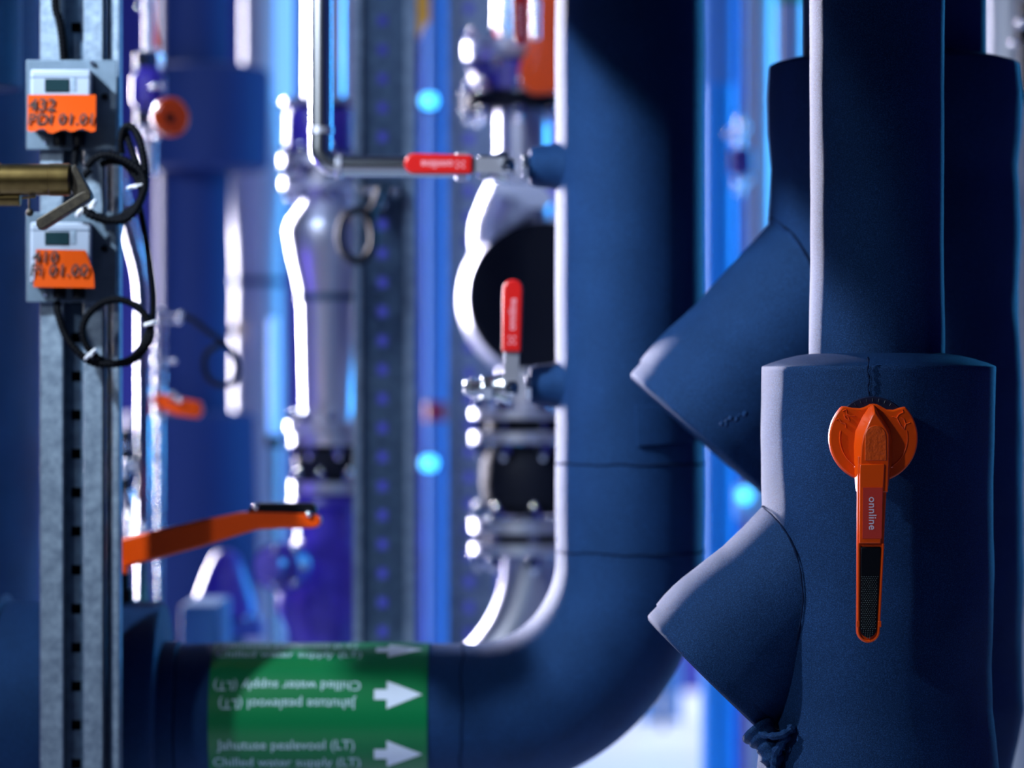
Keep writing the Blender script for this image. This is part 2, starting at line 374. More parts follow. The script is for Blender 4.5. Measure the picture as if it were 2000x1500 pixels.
# rim round the grip as one swept band
rp = [p for p in arm(1060, 1229, 0, 0, 2.2, 2.2, rnd=True)]
bm = nb(); sweep(bm, [HP(x, y, 33) for x, y in rp], 2.6*sH, 10); finish('grip_rim', bm, M['orange'], lev)
bm = nb(); prism(bm, HZ([(1669, 1210), (1675, 1210), (1675, 1222), (1669, 1222)]), DH-36*sH, DH-24*sH); prism(bm, HZ([(1711, 1210), (1717, 1210), (1717, 1222), (1711, 1222)]), DH-36*sH, DH-24*sH); finish('rim_lug', bm, M['orange'], lev, bevel=0.8*sH)
bm = nb(); prism(bm, HZ(arm(1065, 1226, 0, 0, 6, 6, rnd=True)), DH-36*sH, DH-28*sH, 0.02); g = finish('grip', bm, M['black'], lev, bevel=1.5*sH)
bm = nb()
for j in range(0, 34):
    y = 1124+j*3.6; l, r_ = taper(y); l += 9; r_ -= 9
    if y > 1226: l += (y-1226)*0.55; r_ -= (y-1226)*0.55
    x = l+(2.2 if j % 2 else 0)
    while x < r_:
        c0 = HP(x, y, 35.5); k1 = [bm.verts.new(c0+Vector((dx*sH, 0, dz*sH))) for dx, dz in ((-1.8,0),(0,1.5),(1.8,0),(0,-1.5))]
        t = bm.verts.new(c0+Vector((0, -1.8*sH, 0)))
        for q in range(4): bm.faces.new((k1[q], k1[(q+1) % 4], t))
        bm.faces.new(k1[::-1]); x += 4.4
finish('knurling', bm, mat('knurled_grip', (0.14, 0.18, 0.19), 0.3, metal=0.6), g, smooth=5)
bm = nb(); prism(bm, HZ([(1681, 951), (1719, 951), (1717, 1050), (1680, 1050)]), DH-39*sH, DH-37.5*sH); lab = finish('sticker', bm, M['label_red'], lev)
lab['label'] = 'red sticker'
bm = nb(); text_mesh(bm, 'onnline', 21*sH, lambda x, y: HP(1699, 1001, 39.4)+Vector((y, 0, -x)), space=1.04, bold=0.00008); noflip_text('sticker_print', bm, M['label_white'], lab)
# embossed arcs with arrow heads and pipe pictograms
for sgn in (-1, 1):
    bm = nb(); pts = []
    for k in range(19):
        a = math.radians(168+ (236-168)*k/18.0) if sgn < 0 else math.radians(12-(56+12)*k/18.0)
        pts.append(HP(1706+66*math.cos(a), 855-66*math.sin(a), 4.0))
    sweep(bm, pts, 1.2*sH, 8)
    e = pts[-1]; dirv = (pts[-1]-pts[-3]).normalized(); side = Vector((dirv.z, 0, -dirv.x))
    v = [bm.verts.new(e+dirv*9*sH), bm.verts.new(e+side*3.6*sH), bm.verts.new(e-side*3.6*sH), bm.verts.new(e+Vector((0,-2.2*sH,0))+dirv*2*sH)]
    bm.faces.new((v[0], v[1], v[3])); bm.faces.new((v[1], v[2], v[3])); bm.faces.new((v[2], v[0], v[3]))
    finish('raised_arrow', bm, M['orange'], lev)
Z = lambda x, y: (1540+x/2.68, 720+y/2.68)
for grp in (([(248,268),(262,262),(275,282),(296,286),(300,308)], [(283,222),(300,214),(306,238),(330,248),(345,246)], [(290,240),(298,262),(318,272)], [(290,240),(310,250),(318,272)]),
             ([(595,215),(600,228),(576,240),(566,258),(542,252)], [(636,282),(612,290),(604,318)], [(588,258),(602,262),(612,290)], [(566,258),(588,300),(600,312)])):
    bm = nb()
    for line in grp: sweep(bm, [HP(*Z(x, y), 4.0) for x, y in line], 1.3*sH, 8)
    finish('raised_pictogram', bm, M['orange'], lev)

# ================================================================= rear strainer
D1 = 3.32; S1 = D1/F
xb = W(1747, 0, D1).x
root = thing('insulated_strainer', Vector((xb, D1, 0)), 'dark navy foam-insulated strainer behind the sharp one, its angled stub overlapping the bent pipe', 'strainer')
pp = [(1900, 150), (1620, 150), (1500, 226), (1440, 240), (1380, 250), (1300, 247), (1100, 250), (900, 246), (700, 243), (560, 240), (430, 243), (330, 238), (260, 244), (190, 246), (134, 243), (129, 242), (127, 239), (120, 215), (112, 176)]
prof = [(0, 0.075)] + [(z, r) for z, r in vert_profile(pp, D1)]
bm = nb(); revolve(bm, (xb, D1, 0), (0,0,1), dense(prof, 0.012), 96, 0.003, 13); finish('body_jacket', bm, M['foam'], root, smooth=50)
c, ax, r = branch(root, (1228, 736), (1496, 972), D1, 0.26, 21, squeeze=0.98)
branch_seam(root, c, ax, r*0.985, xb, D1, 0.1345, 0.0018)
bm = nb()
for k in range(9):
    p = W(1410+k*6+3*math.sin(k*2), 828-k*2.4+4*math.sin(k*1.7), 0.0001+3.15)
    bmesh.ops.create_icosphere(bm, subdivisions=1, radius=0.003+0.0012*math.sin(k*3), matrix=Matrix.Translation(p))
finish('glue_scar', bm, M['foam'], root)
bm = nb(); revolve(bm, (xb, D1, 0), (0,0,1), [(W(0,116,D1).z, 178*S1), (CEIL, 178*S1)], 64)
tag(finish('insulated_pipe', bm, M['foam']), 'dark upright insulated pipe hidden mostly behind the sharp front pipe', 'pipe')

# ================================================================= bent chilled-water pipe
D2 = 3.50; S2 = D2/F; rp = 145*S2
xm = W(1230, 0, D2).x; zh = W(0, 1403, D2).z
root = thing('bent_insulated_pipe', Vector((xm, D2, zh)), 'navy foam-insulated pipe bending from upright to level, wrapped in green marker tape', 'pipe')
path = []; rr = []
z = CEIL
ztop = W(0, 1093, D2).z
n_ = int((CEIL-ztop)/0.012)
path = [Vector((xm, D2, CEIL+(ztop-CEIL)*k/n_)) for k in range(n_)]
cx = W(920, 0, D2).x; R = 310*S2
for k in range(41):
    a = math.radians(90*k/40); path.append(Vector((cx+R*math.cos(a), D2, ztop-R*math.sin(a))))
xe = W(322, 0, D2).x+0.019
for k in range(1, 61): path.append(Vector((cx+(xe-cx)*k/60, D2, zh)))
zs = [W(0, 905, D2).z, W(0, 1077, D2).z]; xs = W(903, 0, D2).x
def prad(s, i):
    p = path[i]; r = rp+0.0008*noise.noise(p*12)
    return r
bm = nb(); sweep(bm, path, prad, 72); finish('foam_sleeve', bm, M['foam'], root, smooth=60)
def ringpts(c, axis, r, n=64, wob=0.001, seed=0):
    u, v = frame_of(Vector(axis)); return [Vector(c)+(u*math.cos(2*PI*k/n)+v*math.sin(2*PI*k/n))*r+Vector(axis)*wob*noise.noise(Vector((3*math.cos(2*PI*k/n), 3*math.sin(2*PI*k/n), seed))) for k in range(n+1)]
for (c_, a_, wb, sd, rd) in (((xm, D2, zs[0]), (0,0,1), 0.002, 1, 0.0022), ((xm, D2, zs[1]), (0,0,1), 0.004, 6, 0.0018), ((xs, D2, zh), (1,0,0), 0.004, 9, 0.0018)):
    bm = nb(); sweep(bm, ringpts(c_, a_, rp-0.0002, 64, wb, sd), rd*0.6, 8); finish('seam', bm, M['seam'], root)
# strap patch on the sleeve
bm = nb(); nA, nZ = 14, 6
def onpipe(px, py, lift):
    sx = max(-0.985, min(0.985, (px-1230)/145.0)); a = math.asin(sx); r = rp+lift
    return Vector((xm+r*math.sin(a), D2-r*math.cos(a), W(0, py, D2).z))
g1 = [[bm.verts.new(onpipe(1236+112*i/nA+(3*j/nZ), 792+(76-(i/nA)*10)*j/nZ, 0.0035)) for j in range(nZ+1)] for i in range(nA+1)]
g0 = [[bm.verts.new(onpipe(1234+114*i/nA+(3*j/nZ), 790+(80-(i/nA)*10)*j/nZ, -0.002)) for j in range(nZ+1)] for i in range(nA+1)]
for g_ in (g1, g0):
    for i in range(nA):
        for j in range(nZ): bm.faces.new((g_[i][j], g_[i+1][j], g_[i+1][j+1], g_[i][j+1]))
for i in range(nA):
    for j in (0, nZ): bm.faces.new((g1[i][j], g1[i+1][j], g0[i+1][j], g0[i][j]))
for j in range(nZ):
    for i in (0, nA): bm.faces.new((g1[i][j], g1[i][j+1], g0[i][j+1], g0[i][j]))
finish('foam_patch', bm, M['foam'], root)
# foam collars of the two taps
for (yc, hh) in ((325, 46), (752, 44)):
    a_ = W(1034, yc, D2-0.01); b_ = W(1096, yc, D2-0.01); L = (b_-a_).length
    bm = nb(); revolve(bm, a_, (1,0,0), [(0, 0.016), (0.001, hh*S2*0.80), (L*0.2, hh*S2*0.88), (L*0.6, hh*S2*0.94), (L*0.9, hh*S2*1.02), (L*1.25, hh*S2*1.2)], 40, 0.001, yc); finish('tap_collar', bm, M['foam'], root)
# green tape
xl, xrr = W(420, 0, D2).x, W(838, 0, D2).x
bm = nb(); revolve(bm, (xl, D2, zh), (1,0,0), [(0, rp), (0.0002, rp+0.0016), (xrr-xl, rp+0.0016), (xrr-xl+0.0002, rp)], 96, cap=False)
tp = finish('marker_tape', bm, M['green'], root, smooth=60); tp['label'] = 'green marker tape with white lettering'
def ontape(xc, ang, flip):
    def fn(x, y):
        rr_ = rp+0.0021
        if flip: x, y = -x, -y
        a = ang+y/rr_; return Vector((xc+x, D2-rr_*math.cos(a), zh+rr_*math.sin(a)))
    return fn
xt = W(570, 0, D2).x
for i, ang in enumerate((-66, -21, 24, 69, 114)):
    fl = (i % 2 == 0); bm = nb()
    up, lo = ('Jahutuse pealevool (LT)', 'Chilled water supply (LT)')
    if fl: text_mesh(bm, up, 27.5*S2, ontape(xt, math.radians(ang-7), True), bold=0.0001, space=1.0); text_mesh(bm, lo, 27.5*S2, ontape(xt, math.radians(ang+7.2), True), bold=0.0001, space=1.0)
    else: text_mesh(bm, up, 27.5*S2, ontape(xt, math.radians(ang+7), False), bold=0.0001, space=1.0); text_mesh(bm, lo, 27.5*S2, ontape(xt, math.radians(ang-7.2), False), bold=0.0001, space=1.0)
    noflip_text('tape_print', bm, M['print'], tp)
for ang in (-66, -21, 24, 69, 114):
    out = [(-46, 9), (-46, -10), (-22, -10), (-22, -27), (46, 0), (-22, 27), (-22, 9)]
    bm = nb(); fn = ontape(W(783, 0, D2).x, math.radians(ang), False)
    def q(x0, x1, f0, f1, N=10):
        for i in range(N):
            xa, xb_ = x0+(x1-x0)*i/N, x0+(x1-x0)*(i+1)/N; ha, hb = f0+(f1-f0)*i/N, f0+(f1-f0)*(i+1)/N
            for j in range(4):
                t0, t1 = -1+j*0.5, -0.5+j*0.5
                vs = [bm.verts.new(fn(x*S2, y*S2)) for x, y in ((xa, ha*t0), (xb_, hb*t0), (xb_, hb*t1), (xa, ha*t1))]
                bm.faces.new(vs)
    q(-46, -22, 10, 10, 4); q(-22, 45, 28, 0.3, 12)
    bmesh.ops.remove_doubles(bm, verts=bm.verts[:], dist=1e-6)
    noflip_text('tape_arrow', bm, M['arrow'], tp)

# flanged valve jacket at the left end of the level pipe
root = thing('insulated_valve', Vector((W(170,0,D2).x, D2, zh)), 'wide navy foam-insulated valve on the level pipe behind the left strut channel', 'valve')
xa = W(8, 0, D2).x; xz = W(322, 0, D2).x; L = xz-xa
bm = nb(); revolve(bm, (xa, D2, zh), (1, -0.0, 0), [(0, 0.13), (0.001, 0.215*0.66), (0.004, 228*S2), (L-0.006, 228*S2), (L-0.001, 222*S2), (L-0.0005, 0.03)], 96, 0.001, 31)
finish('body_jacket', bm, M['foam'], root, smooth=40)
bm = nb(); revolve(bm, (xz-0.006, D2, zh), (1,0,0), [(0, 150*S2), (0.022, 150*S2), (0.024, 140*S2)], 64); finish('end_collar', bm, M['foam'], root)
bm = nb(); cyl(bm, (W(236,0,D2).x, D2, zh+0.12), (W(236,0,D2).x, D2, W(0,1098,D2).z), 17*S2, 24); cyl(bm, (W(236,0,D2).x, D2, zh+0.12), (W(236,0,D2).x, D2, W(0,1150,D2).z), 24*S2, 24); finish('stem', bm, M['black'], root)
# its orange lever with black grip
DL = 3.46
lo_ = thing('valve_lever', W(236, 1105, DL), 'long bent orange lever with black grip, pointing right above the green-taped pipe', 'valve lever')
def lz(pts): return [((px-1000)*DL/F, H+(750-py)*DL/F) for px, py in pts]
out = [(190, 1062), (235, 1052), (300, 1036), (400, 1013), (470, 1000), (500, 999), (560, 1000), (612, 1003), (626, 1008), (630, 1018), (624, 1028), (612, 1031), (560, 1031), (505, 1034), (480, 1041), (400, 1066), (320, 1088), (262, 1102), (246, 1112), (236, 1116), (190, 1116)]
bm = nb(); prism(bm, lz(out), DL-0.016, DL+0.016, 0.0); finish('arm', bm, M['orange'], lo_, bevel=0.003, subs=3)
bm = nb(); prism(bm, lz([(484, 1000), (492, 988), (503, 982), (608, 982), (618, 987), (620, 1003), (560, 1002), (500, 1001)]), DL-0.014, DL+0.014); finish('grip', bm, M['black'], lo_, bevel=0.0018)
bm = nb(); bmesh.ops.create_uvsphere(bm, u_segments=16, v_segments=10, radius=0.0042, matrix=Matrix.Translation(W(603, 1004, DL-0.017))); finish('rivet', bm, M['chrome'], lo_)
bm = nb(); bmesh.ops.create_uvsphere(bm, u_segments=16, v_segments=10, radius=0.004, matrix=Matrix.Translation(W(499, 990, DL-0.015))); finish('rivet', bm, M['chrome'], lo_)
bm = nb(); box(bm, W(190, 1098, DL-0.02), W(258, 1118, DL+0.02)); finish('hub', bm, M['orange'], lo_, bevel=0.002)

# ================================================================= ball valves with red handles
def ball_valve(cpx, cpy, d, sc, name_label, handle_dir, text_dir, hlen=133, plug=True, group=None, right_to=1040, mt='steel', hd=0.0):
    s = d/F*sc; c = W(cpx, cpy, d)
    r0 = thing('ball_valve', c, name_label, 'ball valve', group)
    bm = nb(); revolve(bm, c-Vector((40*s,0,0)), (1,0,0), [(0, 18*s), (4*s, 22*s), (18*s, 27*s), (30*s, 33*s), (42*s, 33*s)], 24); finish('body', bm, M[mt], r0)
    bm = nb(); revolve(bm, c+Vector((28*s,0,0)), (1,0,0), [(0, 27*s), (12*s, 27*s), (14*s, 24*s)], 6); finish('end_nut', bm, M[mt], r0, bevel=1.5*s)
    bm = nb(); revolve(bm, c-Vector((58*s,0,0)), (1,0,0), [(0, 24*s), (2*s, 27*s), (22*s, 27*s), (24*s, 24*s)], 6); finish('end_nut', bm, M[mt], r0, bevel=1.5*s)
    if plug:
        bm = nb(); revolve(bm, c-Vector((92*s,0,0)), (1,0,0), [(0, 12*s), (2*s, 15*s), (10*s, 15*s), (11*s, 20*s), (20*s, 20*s), (22*s, 15*s), (36*s, 15*s)], 20); finish('plug', bm, M[mt], r0)
    # stem and handle nut facing the camera
    bm = nb(); revolve(bm, c, (0,-1,0), [(0, 15*s), (40*s, 15*s), (44*s, 13*s)], 24); finish('stem', bm, M[mt], r0)
    bm = nb(); revolve(bm, c-Vector((0,52*s,0)), (0,-1,0), [(0, 15*s), (8*s, 15*s), (10*s, 12*s)], 6); revolve(bm, c-Vector((0,60*s,0)), (0,-1,0), [(0, 6*s), (8*s, 6*s), (10*s, 4*s)], 12); finish('stem_nut', bm, M['chrome'], r0)
    e = Vector(handle_dir).normalized(); f = Vector((e.z, 0, -e.x)); yb = c.y-44*s
    def bar(bm, t0, t1, h0, h1, ya, yb_, rnd=0):
        pts = [c+e*t0*s+f*h0*s, c+e*t0*s-f*h0*s]
        if rnd:
            pts += [c+e*(t1-h1+h1*math.sin(math.radians(q)))*s-f*h1*s*math.cos(math.radians(q)) for q in range(0, 181, 15)]
        else: pts += [c+e*t1*s-f*h1*s, c+e*t1*s+f*h1*s]
        prism(bm, [(p.x, p.z) for p in pts], ya, yb_); return bm
    bm = nb(); bar(bm, -14, 80, 15, 15, yb-6*s, yb+1*s); hp = finish('handle', bm, M['steel_satin'], r0, bevel=1.2*s)
    bm = nb(); bar(bm, 68, 68+hlen, 19, 20, yb-13*s, yb+6*s, 1); gp = finish('handle_sleeve', bm, M['red'], hp, bevel=5*s, subs=4)
    t = Vector(text_dir).normalized(); nrm = Vector((-t.z, 0, t.x)) 
    mid = c+e*(68+hlen*0.52)*s; mid.y = yb-13.6*s
    bm = nb(); text_mesh(bm, 'onnline', 21*s, lambda x, y: mid+t*x+nrm*y, bold=0.0002); noflip_text('sleeve_print', bm, M['pink'], hp)
    m2 = c+e*(68+24)*s; m2.y = yb-13.6*s
    bm = nb()
    for (qx, qy) in ((-6, 5), (-6, -5), (0, 0), (6, 5), (6, -5)): 
        bmesh.ops.create_circle(bm, cap_ends=True, radius=2.4*s, segments=10, matrix=Matrix.Translation(m2+e*qx*s+f*qy*s) @ Matrix.Rotation(PI/2, 4, 'X'))
    finish('sleeve_mark', bm, M['pink'], hp)
    return r0
ball_valve(992, 327, 3.48, 1.0, 'steel ball valve with red handle lying level, piped to the bent stainless tube', (-1, 0, 0.02), (-1, 0, 0), plug=False)
ball_valve(998, 757, 3.48, 1.0, 'steel ball valve with red handle standing upright, plugged, on the bent navy pipe', (0.02, 0, 1), (0.04, 0, 1), hlen=142)
# bent stainless tube
dT = 3.49; rt = 21*dT/F
pts = [W(627, 0, dT)*Vector((1,1,0))+Vector((0,0,CEIL)), ]
P = [Vector((W(627,0,dT).x, dT, CEIL)), W(627, 250, dT)]
k0 = len(P); cc = W(662, 288, dT)
for k in range(13):
    a = math.radians(180+90*k/12); P.append(Vector((cc.x+36*dT/F*math.cos(a), dT, cc.z+36*dT/F*math.sin(a))))
P.append(W(912, 326, dT))
rt2 = lambda s, i: 25*dT/F
bm = nb(); sweep(bm, P, 22*dT/F, 32); 
root = thing('stainless_tube', W(640, 320, dT), 'thin stainless steel tube bent at a right angle, leading to the level red handle', 'tube')
finish('tube', bm, M['steel'], root)
bm = nb(); revolve(bm, W(890, 326, dT), (1,0,0), [(0, 27*S2), (2*S2, 31*S2), (24*S2, 31*S2), (26*S2, 27*S2)], 6); finish('union_nut', bm, M['steel_satin'], root, bevel=0.001)
bm = nb(); revolve(bm, W(655, 326, dT), (1,0,0), [(0, 23*S2), (2*S2, 25*S2), (12*S2, 25*S2), (14*S2, 23*S2)], 24); finish('weld_ring', bm, M['steel_satin'], root)
bm = nb(); cyl(bm, W(627, 262, dT), W(627, 248, dT), 24.5*S2, 24); finish('weld_ring', bm, M['steel_satin'], root)

# ================================================================= strut channels
def perf(bm, x0, x1, z0, z1, y, th, hx0, hx1, zc, hz):
    box(bm, (x0, y, z0), (hx0, y+th, z1)); box(bm, (hx1, y, z0), (x1, y+th, z1))
    prev = z0
    for z in sorted(zc):
        if z-hz/2 > prev: box(bm, (hx0, y, prev), (hx1, y+th, z-hz/2))
        prev = z+hz/2
    box(bm, (hx0, y, prev), (hx1, y+th, z1))
# left strut
DS = 3.30; s3 = DS/F; X = lambda px: (px-1000)*s3
root = thing('strut_channel', Vector((X(140), DS, 0)), 'galvanised slotted strut channel in the left foreground carrying two sensor boxes', 'strut')
zc = [H+(750-(735+76*k))*s3 for k in range(-12, 30)]; zc = [z for z in zc if 0.03 < z < 3.2]
yb = DS+0.012
bm = nb(); box(bm, (X(79), DS-0.004, 0), (X(124), DS, CEIL)); box(bm, (X(79), DS-0.004, 0), (X(83), DS+0.03, CEIL)); box(bm, (X(119), DS, 0), (X(124), DS+0.010, CEIL))
finish('left_flange', bm, M['galv'], root, bevel=0.0016)
bm = nb(); box(bm, (X(164), DS-0.004, 0), (X(202), DS, CEIL)); box(bm, (X(198), DS-0.004, 0), (X(202), DS+0.03, CEIL)); box(bm, (X(164), DS, 0), (X(168), DS+0.010, CEIL))
finish('right_flange', bm, M['galv'], root, bevel=0.0016)
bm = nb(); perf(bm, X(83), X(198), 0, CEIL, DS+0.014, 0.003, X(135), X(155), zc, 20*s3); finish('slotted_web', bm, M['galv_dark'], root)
bm = nb(); box(bm, (X(81), DS+0.030, 0), (X(200), DS+0.034, CEIL)); finish('back_plate', bm, M['black'], root)
bm = nb(); box(bm, (X(203), DS+0.02, 0), (X(216), DS+0.023, CEIL)); box(bm, (X(216), DS+0.004, 0), (X(219), DS+0.023, CEIL)); finish('side_web', bm, M['galv_dark'], root, bevel=0.0008)
bm = nb(); box(bm, (X(219), DS+0.004, 0), (X(232), DS+0.007, CEIL)); box(bm, (X(229), DS+0.004, 0), (X(232), DS+0.03, CEIL)); finish('side_lip', bm, M['galv'], root, bevel=0.001)

# sensor boxes
def sensor(y0, label, text1, text2, tz, clip):
    dp = 3.285; sp = dp/F
    r0 = thing('sensor_box', W(140, y0+176, dp), label, 'sensor', None)
    q = lambda px, py, dd: W(px, py, dp) + (Vector((0, dd, 0)) if dd > -0.01 else Vector((7*sp, dd, -(4.5 if y0 < 300 else 2.5)*sp)))
    bm = nb(); box(bm, q(51, y0, 0), q(228, y0+175, 0.003)); finish('mounting_plate', bm, mat('plate_steel', (0.12, 0.18, 0.25), 0.5, metal=0.3, mott=(0.09, 0.14, 0.20), msc=60), r0, bevel=0.0008)
    bm = nb(); box(bm, q(58, y0+18, -0.020), q(182, y0+140, 0)); finish('case_back', bm, M['device_dark'], r0, bevel=0.002)
    bm = nb(); box(bm, q(60, y0+19, -0.030), q(178, y0+136, -0.018)); cs = finish('case', bm, M['device'], r0, bevel=0.003)
    bm = nb(); box(bm, q(60, y0+34, -0.0305), q(178, y0+35, -0.029)); finish('case_groove', bm, M['galv_dark'], cs)
    bm = nb(); box(bm, q(89, y0+38, -0.0312), q(136, y0+63, -0.029)); finish('display', bm, M['lcd'], cs, bevel=0.0004)
    bm = nb(); box(bm, q(140, y0+36, -0.0306), q(150, y0+62, -0.029)); finish('button', bm, M['galv'], cs, bevel=0.0006)
    for (bx_, by_, rr_) in ((180, 6, 5.5), (90, 160, 4.5), (205, 72, 7)):
        bm = nb(); p = q(bx_, y0+by_, 0); revolve(bm, p, (0,-1,0), [(0, rr_*sp), (0.002, rr_*sp), (0.0045, rr_*sp*0.72), (0.0055, rr_*sp*0.3)], 16); finish('screw', bm, M['chrome' if bx_ != 205 else 'black'], r0)
    for gx in (112, 150):
        bm = nb(); cyl(bm, q(gx, y0+138, -0.012), q(gx, y0+166, -0.012), 13*sp, 20, ch=0.001); finish('cable_gland', bm, M['black'], r0)
    # tape flag, slightly bowed and torn
    nX, nY = 16, 8; x0_, x1_, ya_, yz_ = tz
    def tpnt(i, j, k):
        u_, v_ = i/nX, j/nY; px = x0_+(x1_-x0_)*u_; py = y0+ya_+(yz_-ya_)*v_
        if clip: 
            py += -4*u_*(1-v_)*0 + 2*u_; 
            if u_ > 0.85: px -= (u_-0.85)/0.15*12*max(0, 1-v_*1.6)
            px += 5*(v_-0.5)*(-1)*(1-u_)+ 6*(v_)*u_
        elif v_ > 0.9: py += 3.5*math.sin(i*1.35)-2+(3 if 4 < i < 9 else 0)
        return q(px, py, -0.0315-0.0012*math.sin(u_*PI)-(0.003*(v_**3))*(1 if not clip else 0.6)+k*0.0005)
    bm = nb(); G = [[[bm.verts.new(tpnt(i, j, k)) for j in range(nY+1)] for i in range(nX+1)] for k in (0, 1)]
    for k in (0, 1):
        for i in range(nX):
            for j in range(nY): bm.faces.new((G[k][i][j], G[k][i+1][j], G[k][i+1][j+1], G[k][i][j+1]))
    for i in range(nX):
        for j in (0, nY): bm.faces.new((G[0][i][j], G[0][i+1][j], G[1][i+1][j], G[1][i][j]))
    for j in range(nY):
        for i in (0, nX): bm.faces.new((G[0][i][j], G[0][i][j+1], G[1][i][j+1], G[1][i][j]))
    tf = finish('tape_flag', bm, M['orange_tape'], r0); tf['label'] = 'orange tape flag with handwriting'
    bm = nb()
    for (s_, cx_, cy_, sz) in (text1, text2):
        text_mesh(bm, s_, sz*sp, lambda x, y, cx_=cx_, cy_=cy_: q(cx_, y0+cy_, -0.0345-0.003*max(0, (cy_-70)/70.0)**3)+Vector((x, 0, y)), shear=0.12, space=1.05, bold=0.00035)
    noflip_text('handwriting', bm, M['ink'], tf)
    return r0
sensor(117, 'upper sensor box with small display, orange flag reading 432 PDI 01.01', ('432', 84, 90, 34), ('PDI 01.01', 122, 118, 31), (56, 188, 69, 140), False)
r2 = sensor(415, 'lower sensor box with small display, orange flag reading 410 PI 01.00', ('410', 90, 88, 32), ('Pi 01.00', 117, 114, 33), (70, 180, 72, 145), True)
# corrugated cables
dc = 3.27
def cable(pts, r, label, name='corrugated_conduit', mt='conduit', k=14):
    bm = nb(); corrugated(bm, [W(*p) for p in pts], r, k)
    return tag(finish(name, bm, M[mt]), label, 'cable')
def turns(cx_, cy_, rx, ry, a0, a1, d0, d1, n=None, wob=3, seed=1):
    n = n or int(abs(a1-a0)/22); out = []
    for k in range(n+1):
        a = math.radians(a0+(a1-a0)*k/n); wx = wob*math.sin(k*1.7+seed)
        out.append((cx_+(rx+wx)*math.cos(a), cy_-(ry+wx)*math.sin(a), d0+(d1-d0)*k/n))
    return out
bm = nb()
root = thing('corrugated_conduit', W(215, 440, dc), 'black corrugated cable loop tied in a coil between the two sensor boxes', 'cable')
A = [(150, 285, 3.272), (146, 320, 3.266), (152, 375, 3.26)] + turns(216, 368, 66, 64, 205, 500, 3.245, 3.252)[1:] 
corrugated(bm, [W(*p) for p in A], 8*dc/F)
Bp = turns(214, 372, 61, 56, 130, 470, 3.252, 3.262, seed=4)
corrugated(bm, [W(*p) for p in Bp], 8*dc/F)
Cq = [(238, 300, 3.272), (236, 275, 3.268), (242, 252, 3.264), (252, 246, 3.26), (264, 256, 3.258), (276, 285, 3.252), (283, 330, 3.252), (282, 372, 3.252), (268, 402, 3.254), (238, 424, 3.255), (205, 430, 3.256), (172, 415, 3.256)]
corrugated(bm, [W(*p) for p in Cq], 8.2*dc/F)
Dq = [(243, 250, 3.27), (256, 290, 3.266), (270, 330, 3.26), (278, 368, 3.258), (270, 396, 3.258), (240, 420, 3.258)]
corrugated(bm, [W(*p) for p in Dq], 7.6*dc/F)
finish('hose', bm, M['conduit'], root, smooth=60)
def tie(root, px, py, d, ang, half=12, r=2.6):
    bm = nb(); e = Vector((math.cos(ang), 0, math.sin(ang))); c = W(px, py, d); s = d/F
    f = Vector((-e.z, 0, e.x))
    ring = []
    for k in range(25):
        a = 2*PI*k/24; ring.append(c+e*half*s*math.cos(a)+Vector((0, 1, 0))*half*s*math.sin(a)*0.9)
    sweep(bm, ring, r*s, 8); box_c = c-Vector((0, half*s*0.9, 0)); box(bm, box_c-Vector((4*s, 3*s, 3*s)), box_c+Vector((4*s, 2*s, 3*s)))
    finish('cable_tie', bm, M['tie'], root)
tie(root, 266, 364, 3.252, 0.2, 17); tie(root, 160, 410, 3.254, 0.9, 15, 4); tie(root, 178, 405, 3.254, 1.0, 15, 3)
bm = nb()
root = thing('corrugated_conduit', W(228, 712, dc), 'black corrugated cable loop hanging below the lower sensor box', 'cable')
A = [(112, 593, 3.272), (113, 610, 3.262), (128, 655, 3.255), (155, 690, 3.252), (188, 710, 3.252)] + turns(228, 648, 66, 62, -75, 270, 3.252, 3.262, seed=2, wob=1)[0:]
corrugated(bm, [W(*p) for p in A], 8*dc/F)
finish('hose', bm, M['conduit'], root, smooth=60)
bm = nb(); sweep(bm, catmull([W(272, 400, 3.27), W(282, 450, 3.27), W(293, 520, 3.268), W(299, 590, 3.266), W(292, 645, 3.264), W(262, 695, 3.26), W(230, 709, 3.258)], 10), 6*dc/F, 12); finish('hose_tail', bm, M['conduit'], root)
tie(root, 293, 632, 3.252, 0.3, 10, 4); tie(root, 177, 692, 3.25, 0.75, 13, 3.4)
# conduit running up in the strut groove
cable([(112, -150, 3.288), (108, 0, 3.286), (116, 40, 3.284), (122, 80, 3.284), (126, 135, 3.292)], 9*dc/F, 'black corrugated cable in the groove of the left strut above the boxes')
# brass cylinder
DB = 3.12; sb = DB/F
root = thing('brass_drain_valve', W(60, 400, DB), 'brass tube fitting with a folded dark lever arm entering at the left edge', 'valve')
bm = nb(); revolve(bm, W(-60, 351, DB), (1,0,0), [(0, 33*sb), (62*sb, 33*sb), (63*sb, 31*sb), (157*sb, 31*sb), (158*sb, 32*sb), (196*sb, 32*sb), (200*sb, 29*sb), (200.5*sb, 12*sb)], 48); finish('barrel', bm, M['brass'], root)
bm = nb(); cyl(bm, W(-60, 388, DB+0.004), W(40, 388, DB+0.004), 15*sb, 24, ch=0.0008); finish('lower_barrel', bm, M['brass'], root)
bm = nb(); prism(bm, [((px-1000)*sb, H+(750-py)*sb) for px, py in ((143, 326), (150, 322), (162, 345), (180, 378), (182, 386), (160, 396), (148, 390), (143, 372))], DB-0.010, DB+0.010); finish('hinge_lug', bm, M['brass_dark'], root, bevel=0.001)
bm = nb(); prism(bm, [((px-1000)*sb, H+(750-py)*sb) for px, py in ((74, 432), (78, 428), (160, 378), (172, 374), (182, 384), (180, 390), (90, 447), (80, 450), (75, 442))], DB-0.014, DB+0.008); finish('lever_arm', bm, M['brass_dark'], root, bevel=0.0012)
